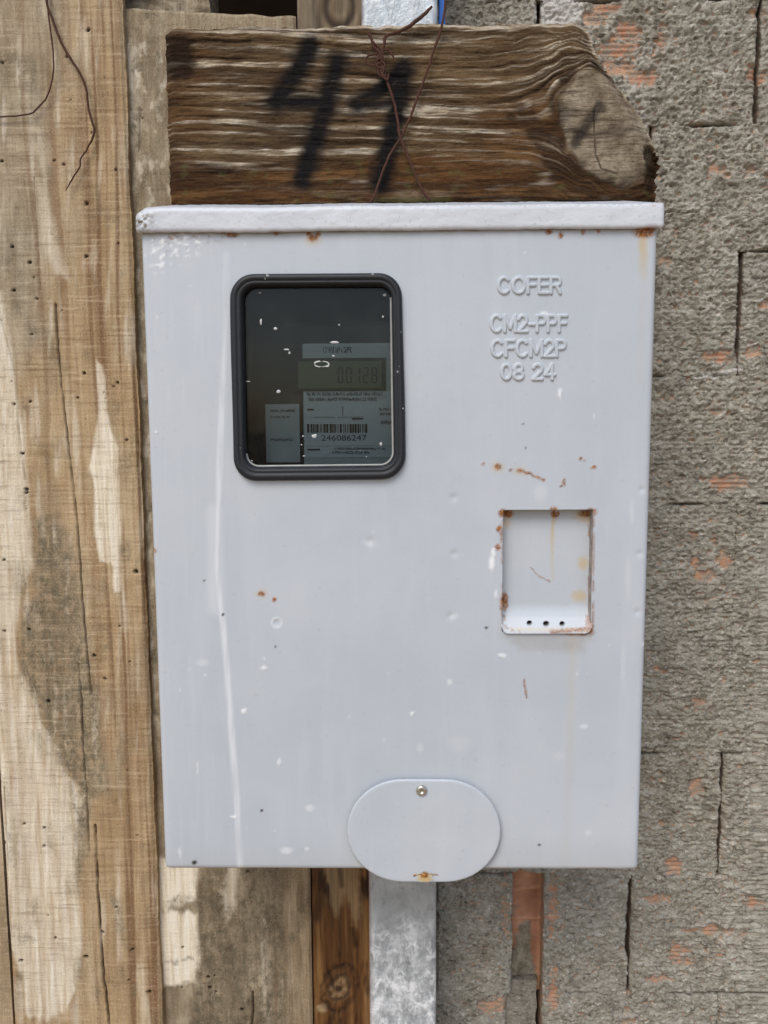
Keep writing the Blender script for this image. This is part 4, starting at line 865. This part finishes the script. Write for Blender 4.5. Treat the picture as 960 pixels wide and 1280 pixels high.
bm_obj('pocket_rim', bm, plain('rusted_cut_edge', S(92, 62, 40), .85, 0, .2, S(196, 192, 186), 140), pk)
# lip edge under the shelf
# oval cover plate with its screw
def stadium(c, hw, hh, rx, n=26):
    P = []
    for cx, a0 in ((hw-rx, -H), (-(hw-rx), H)):
        for t in np.linspace(a0, a0+math.pi, n): P.append((cx+rx*math.cos(t), hh*math.sin(t)))
    return P
uc, vc, hw, hh = 530, 1039, 96, 64
y_f = YD-.0052; y_b = YD-.0034
rings = []; prf = [(0, y_b), (0, y_f+.0008), (.8, y_f+.0001), (2.2, y_f)]
R0 = stadium(None, hw, hh, 70)
for ins_, yy in prf:
    P = np.array(stadium(None, hw-ins_, hh-ins_, 70-ins_)); rings.append(np.array([at(uc+a, vc-b+.004*a, y_f)*[1, 0, 1]+[0, yy, 0] for a, b in P]))
K = 14
for k in range(1, K+1):
    s = 1-k/K*.995; P = np.array(stadium(None, hw-2.2, hh-2.2, 67.8))*s; rings.append(np.array([at(uc+a, vc-b+.004*a, y_f)*[1, 0, 1]+[0, y_f, 0] for a, b in P]))
V = np.array(rings); V[4:, :, 1] += 0.0003*pn(V[4:, :, 0]*40, V[4:, :, 2]*40, 3)
ns, npp = V.shape[:2]; I = np.arange(ns*npp).reshape(ns, npp); J = np.roll(I, -1, 1)
u, v = pix(V[..., 0], V[..., 1], V[..., 2])
# finer plate face for the paint marks
RUp = np.maximum(0, 0*u)
quads_f = np.stack([I[:-1], I[1:], J[1:], J[:-1]], -1).reshape(-1, 4)
plate = quads('cover_plate', V.reshape(-1, 3), quads_f, {k: 0*u for k in ('rust', 'stain', 'drip', 'white', 'grime_shade', 'dark')}, M['paint'], boxo)
me = plate.data
# rust wart and scratches on the plate as small raised scabs
def patch(name, uc, vc, ru, rv, y, fn, mat, parent, n=48):
    us, vs = np.meshgrid(np.linspace(uc-ru, uc+ru, n), np.linspace(vc+rv, vc-rv, n)); P = at(us, vs, y)
    a, keep = fn(us, vs); um_, vm_ = (us[:-1, :-1]+us[1:, 1:])/2, (vs[:-1, :-1]+vs[1:, 1:])/2
    kp = (keep[:-1, :-1]+keep[1:, 1:])/2 > .3
    return sheet(name, P[..., 0], y-.0002-.0006*keep, P[..., 2], y, a, mat, parent, keep=kp, back=False)
def wart(us, vs):
    uw, vw = us+1.5*pn(us/4, vs/4, 3), vs+1.2*pn(us/4+5, vs/4, 3)
    r = np.maximum.reduce([spot(uw, vw, (531, 1093), 4.5, 4, .4), .9*line(uw, vw, [(517, 1094), (531, 1091), (546, 1093)], .8, .9)])
    s = np.maximum(spot(uw, vw, (531, 1097), 9, 6, .6), r)
    return {'rust': r, 'stain': s*.95, 'drip': 0*r, 'white': 0*r, 'grime_shade': 0*r, 'dark': 0*r}, s
patch('rust_scab', 531, 1094, 18, 8, y_f, wart, M['paint'], plate)
sc = at(527, 988, y_f)
bm = bmesh.new()
def lathe(bm, prof, c, n=20):
    R = []
    for (r, d) in prof: R.append([bm.verts.new((c[0]+r*math.cos(t), c[1]-d, c[2]+r*math.sin(t))) for t in np.linspace(0, 2*math.pi, n, endpoint=False)])
    for a, b in zip(R[:-1], R[1:]):
        for k in range(n): bm.faces.new([a[k], a[(k+1) % n], b[(k+1) % n], b[k]])
    bm.faces.new(R[-1])
lathe(bm, [(.0044, -.0003), (.0044, .0003), (.0040, .0012), (.0031, .0019), (.0016, .0021), (.0013, .0012), (.0002, .0010)], sc)
bm_obj('screw', bm, M['steel'], plate, smooth=True)
# embossed lettering
def el(cx, cy, rx, ry, a0=0, a1=360, n=22):
    return [(cx+rx*math.cos(math.radians(t)), cy+ry*math.sin(math.radians(t))) for t in np.linspace(a0, a1, n)]
GL = {'C': (.86, [el(.5, .5, .5, .5, 45, 315)]), 'O': (.92, [el(.5, .5, .5, .5)]), '0': (.72, [el(.5, .5, .5, .5)]),
      'F': (.62, [[(0, 0), (0, 1), (1, 1)], [(0, .52), (.85, .52)]]), 'E': (.66, [[(1, 1), (0, 1), (0, 0), (1, 0)], [(0, .52), (.9, .52)]]),
      'P': (.66, [[(0, 0), (0, 1), (.6, 1)]+el(.62, .75, .38, .25, 90, -90, 10)+[(0, .5)]]),
      'R': (.72, [[(0, 0), (0, 1), (.6, 1)]+el(.62, .75, .38, .25, 90, -90, 10)+[(0, .5)], [(.55, .5), (1, 0)]]),
      'M': (.88, [[(0, 0), (0, 1), (.5, .2), (1, 1), (1, 0)]]), '-': (.34, [[(0, .45), (1, .45)]]),
      '2': (.68, [el(.5, .7, .48, .3, 165, -25, 14)+[(0, 0), (1, 0)]]), '8': (.68, [el(.5, .75, .42, .25), el(.5, .26, .5, .26)]), '4': (.74, [[(.74, 0), (.74, 1), (0, .3), (1, .3)]]), ' ': (.30, [])}
for tx_, u0, u1, v0, v1 in (('COFER', 623, 700, 347.5, 366.5), ('CM2-PPF', 614, 708, 395, 414.5), ('CFCM2P', 615, 706, 426, 445.5), ('08 24', 627, 693, 456, 474)):
    tot = sum(GL[c][0] for c in tx_)+.26*(len(tx_)-1); sc_ = (u1-u0)/tot; x = u0
    us, vs = np.meshgrid(np.arange(u0-6, u1+6, .5), np.arange(v1+6, v0-6, -.5)); d = np.full(us.shape, 99.0)
    for c in tx_:
        w_, st = GL[c]
        for q in st:
            P = [(x+a_*w_*sc_, v1-b_*(v1-v0)) for a_, b_ in q]; d = np.minimum(d, ldist(us, vs, P))
        x += (w_+.26)*sc_
    hgt = 1-sst(.9, 3.7, d)
    P3 = at(us, vs, YD); Xp, Zp = P3[..., 0], P3[..., 2]
    wp = 0.0007*pn(Xp*7, Zp*6, 5)+0.0003*pn(Xp*18, Zp*16, 6)
    dm = (d[:-1, :-1]+d[1:, 1:])/2
    sheet('embossed_lettering', Xp, YD+wp+.00025-.00165*hgt, Zp, YD, {k_: 0*us for k_ in ('rust', 'stain', 'drip', 'white', 'grime_shade', 'dark')}, M['paint'], boxo, keep=dm < 4.0, back=False)

# ------------------------------------------------------------------ the meter inside
YM = YD+0.026
def PB(u0, u1, v0, v1, y, th, bev=.001):
    a, b = at(u0, v1, y), at(u1, v0, y); return box_bm(float(a[0]), float(b[0]), y, y+th, float(a[2]), float(b[2]), bev)
mroot = thing('electricity_meter', 'electronic meter with green display and barcode label behind the box window', 'meter', tuple(float(q) for q in (at(430, 590, YM)*[1, 0, 1]+[0, YBK-.02, 0])))
bm_obj('housing', PB(318, 560, 400, 640, YM+.006, YBK-.003-YM-.006, .004), M['dark'], mroot)
fc = bm_obj('faceplate', PB(380, 540, 428, 586, YM, .0059, .0015), M['face'], mroot)
bm_obj('label', PB(333, 374, 505, 578, YM+.0035, .003, 0), M['face'], mroot)
bm_obj('label', PB(381, 500, 489, 572, YM-.0006, .0005, 0), M['face2'], mroot)
bm_obj('display_frame', PB(366, 482, 447, 489, YM-.0016, .0015, .0004), M['dark'], mroot)
lc = bm_obj('display', PB(373, 477, 451, 485.5, YM-.0022, .0005, 0), M['lcd'], mroot)
SEG = {'0': 'abcdef', '1': 'bc', '2': 'abged', '8': 'abcdefg'}
bm = bmesh.new()
def seg(bm, u0, u1, v0, v1, y):
    a, b = at(u0, v1, y), at(u1, v0, y); box_bm(float(a[0]), float(b[0]), y, y+.0003, float(a[2]), float(b[2]), bm=bm)
for k, ch in enumerate('00128'):
    x = 422+k*10.6; yv = 459; w_, h_ = 7, 20
    S7 = dict(a=(x+1, x+w_-1, yv, yv+1.6), d=(x+1, x+w_-1, yv+h_-1.6, yv+h_), g=(x+1, x+w_-1, yv+h_/2-.8, yv+h_/2+.8), f=(x, x+1.6, yv+1, yv+h_/2-1), b=(x+w_-1.6, x+w_, yv+1, yv+h_/2-1), e=(x, x+1.6, yv+h_/2+1, yv+h_-1), c=(x+w_-1.6, x+w_, yv+h_/2+1, yv+h_-1))
    for q in SEG[ch]: seg(bm, *S7[q], YM-.00255)
bm_obj('digits', bm, M['ink'], lc)
bm = bmesh.new(); uu_ = 384; r5 = random.Random(9)
while uu_ < 457:
    w_ = r5.choice((.8, 1.2, 2.0, 2.6)); seg(bm, uu_, uu_+w_, 530, 541, YM-.00095); uu_ += w_+r5.choice((.8, 1.1, 1.8))
bm_obj('barcode', bm, M['ink'], mroot)
YT = YM-.0008
text_obj('print', '246086247', 402, 458, 543.5, 551, YT, 0, 0, M['ink'], mroot)
def small_print(u0, u1, v0, v1, y, seed, lean=0.0):
    """print too small to read: a row of broken strokes"""
    r = random.Random(seed); bm = bmesh.new(); x = u0
    while x < u1:
        wd = r.uniform(.5, 1.3)
        for (t0, t1) in r.sample([(0, .3), (.35, .65), (.7, 1), (0, 1)], 2): seg(bm, x, x+wd*(1 if t1-t0 < .9 else .6), v0+(v1-v0)*t0, v0+(v1-v0)*t1, y)
        x += wd+(r.uniform(.4, .7) if r.random() < .86 else 2.0)
    bm_obj('print', bm, M['ink'], mroot)
small_print(383, 478, 490.5, 494.5, YT-.0003, 1); small_print(386, 470, 497, 501, YT-.0003, 2); small_print(404, 440, 433.5, 441, YM-.0004, 3)
small_print(418, 482, 559.5, 562, YT-.0003, 4); small_print(416, 462, 564, 567, YT-.0003, 5); small_print(474, 489, 510, 513, YT-.0003, 6); small_print(475, 489, 516, 519, YT-.0003, 7); small_print(476, 489, 526, 530, YT-.0003, 8)
small_print(338, 368, 512, 515, YM+.0030, 11); small_print(338, 362, 520, 522, YM+.0030, 12); small_print(338, 366, 548, 551, YM+.0030, 13)
bm = bmesh.new()
for q in ((392, 455, 521, 521.8), (428, 428.7, 508, 520), (382, 494, 557, 557.8), (384, 400, 561, 563), (384, 392, 511, 513), (440, 454, 522.5, 524.5)): seg(bm, *q, YM-.00095)
bm_obj('printed_rules', bm, M['ink'], mroot)

# ------------------------------------------------------------------ wires
def W(pts, y, dy=0.0): 
    n = len(pts); return [at(a, b, y+(dy[k] if not np.isscalar(dy) else 0)) for k, (a, b) in enumerate(pts)]
o = tube('hanging_wire', W([(57, -60), (59, 0), (62, 30), (66, 60), (67, 85), (64, 105), (58, 122), (48, 134), (38, 142), (18, 145), (-2, 146), (-30, 144)], -.0470), .0007, M['rustwire'], loc=tuple(float(q) for q in at(57, 146, -.0470)), wob=.0003)
tag(o, 'thin rusty wire curving down the pale plank and bending sideways', 'wire')
o = tube('hanging_wire', W([(56, -60), (58, 0), (65, 22), (72, 42), (80, 60), (90, 76), (100, 92), (108, 112), (110, 132), (115, 152), (118, 162), (115, 174), (108, 188), (101, 198), (100, 208), (95, 216), (88, 228), (82, 238)], -.0474), [.0011]*6+[.0010]*6+[.0007]*5+[.0004], M['rustwire'], loc=tuple(float(q) for q in at(82, 238, -.0474)), wob=.0004)
tag(o, 'dark kinked rusty wire hanging down the pale plank to a thin tip', 'wire')
yb = YB0-.0045
bw = thing('binding_wire', 'tangled rusty wire twisted and crossing over the numbered board', 'wire', tuple(float(q) for q in at(500, 250, yb)))
tube('strand', W([(560, -30), (557, 0), (553, 30), (542, 64), (530, 100), (516, 138), (505, 165), (499, 176), (488, 192), (478, 216), (468, 244), (462, 254)], yb), .0010, M['rustwire'], bw, wob=.0004, seed=3)
tube('strand', W([(462, 40), (466, 55), (471, 66), (478, 84), (486, 108), (493, 130), (497, 150), (500, 170), (506, 186), (515, 208), (525, 232), (531, 243), (538, 250)], yb-.0012), .0011, M['rustwire'], bw, wob=.0004, seed=5)
tube('strand', W([(540, 8), (530, 18), (518, 28), (506, 36), (494, 41), (482, 46), (480, 56), (476, 66), (472, 76), (473, 92), (478, 96)], yb-.0016), [.0010, .0015, .0016, .0014, .0013, .0012, .0012, .0013, .0012, .0011, .0009], M['rustwire'], bw, wob=.0004, seed=8)
tube('strand', W([(470, 68), (460, 70), (457, 77), (463, 82), (473, 80), (479, 73), (472, 64), (468, 60)], yb-.002), .0008, M['rustwire'], bw, seed=9)
tube('strand', W([(475, 64), (484, 62), (491, 70), (494, 78)], yb-.002), .0008, M['rustwire'], bw, seed=10)
tube('strand', W([(466, 58), (473, 64), (477, 72), (470, 76), (472, 84), (480, 86), (478, 94), (484, 100), (486, 92)], yb-.0026), .0009, M['rustwire'], bw, seed=11)
tube('strand', W([(461, 44), (466, 52), (472, 58), (478, 64), (476, 74), (481, 82), (476, 90), (482, 96)], yb-.0022), .0009, M['rustwire'], bw, seed=12)

for o in bpy.data.objects:
    if '_o' in o: del o['_o']
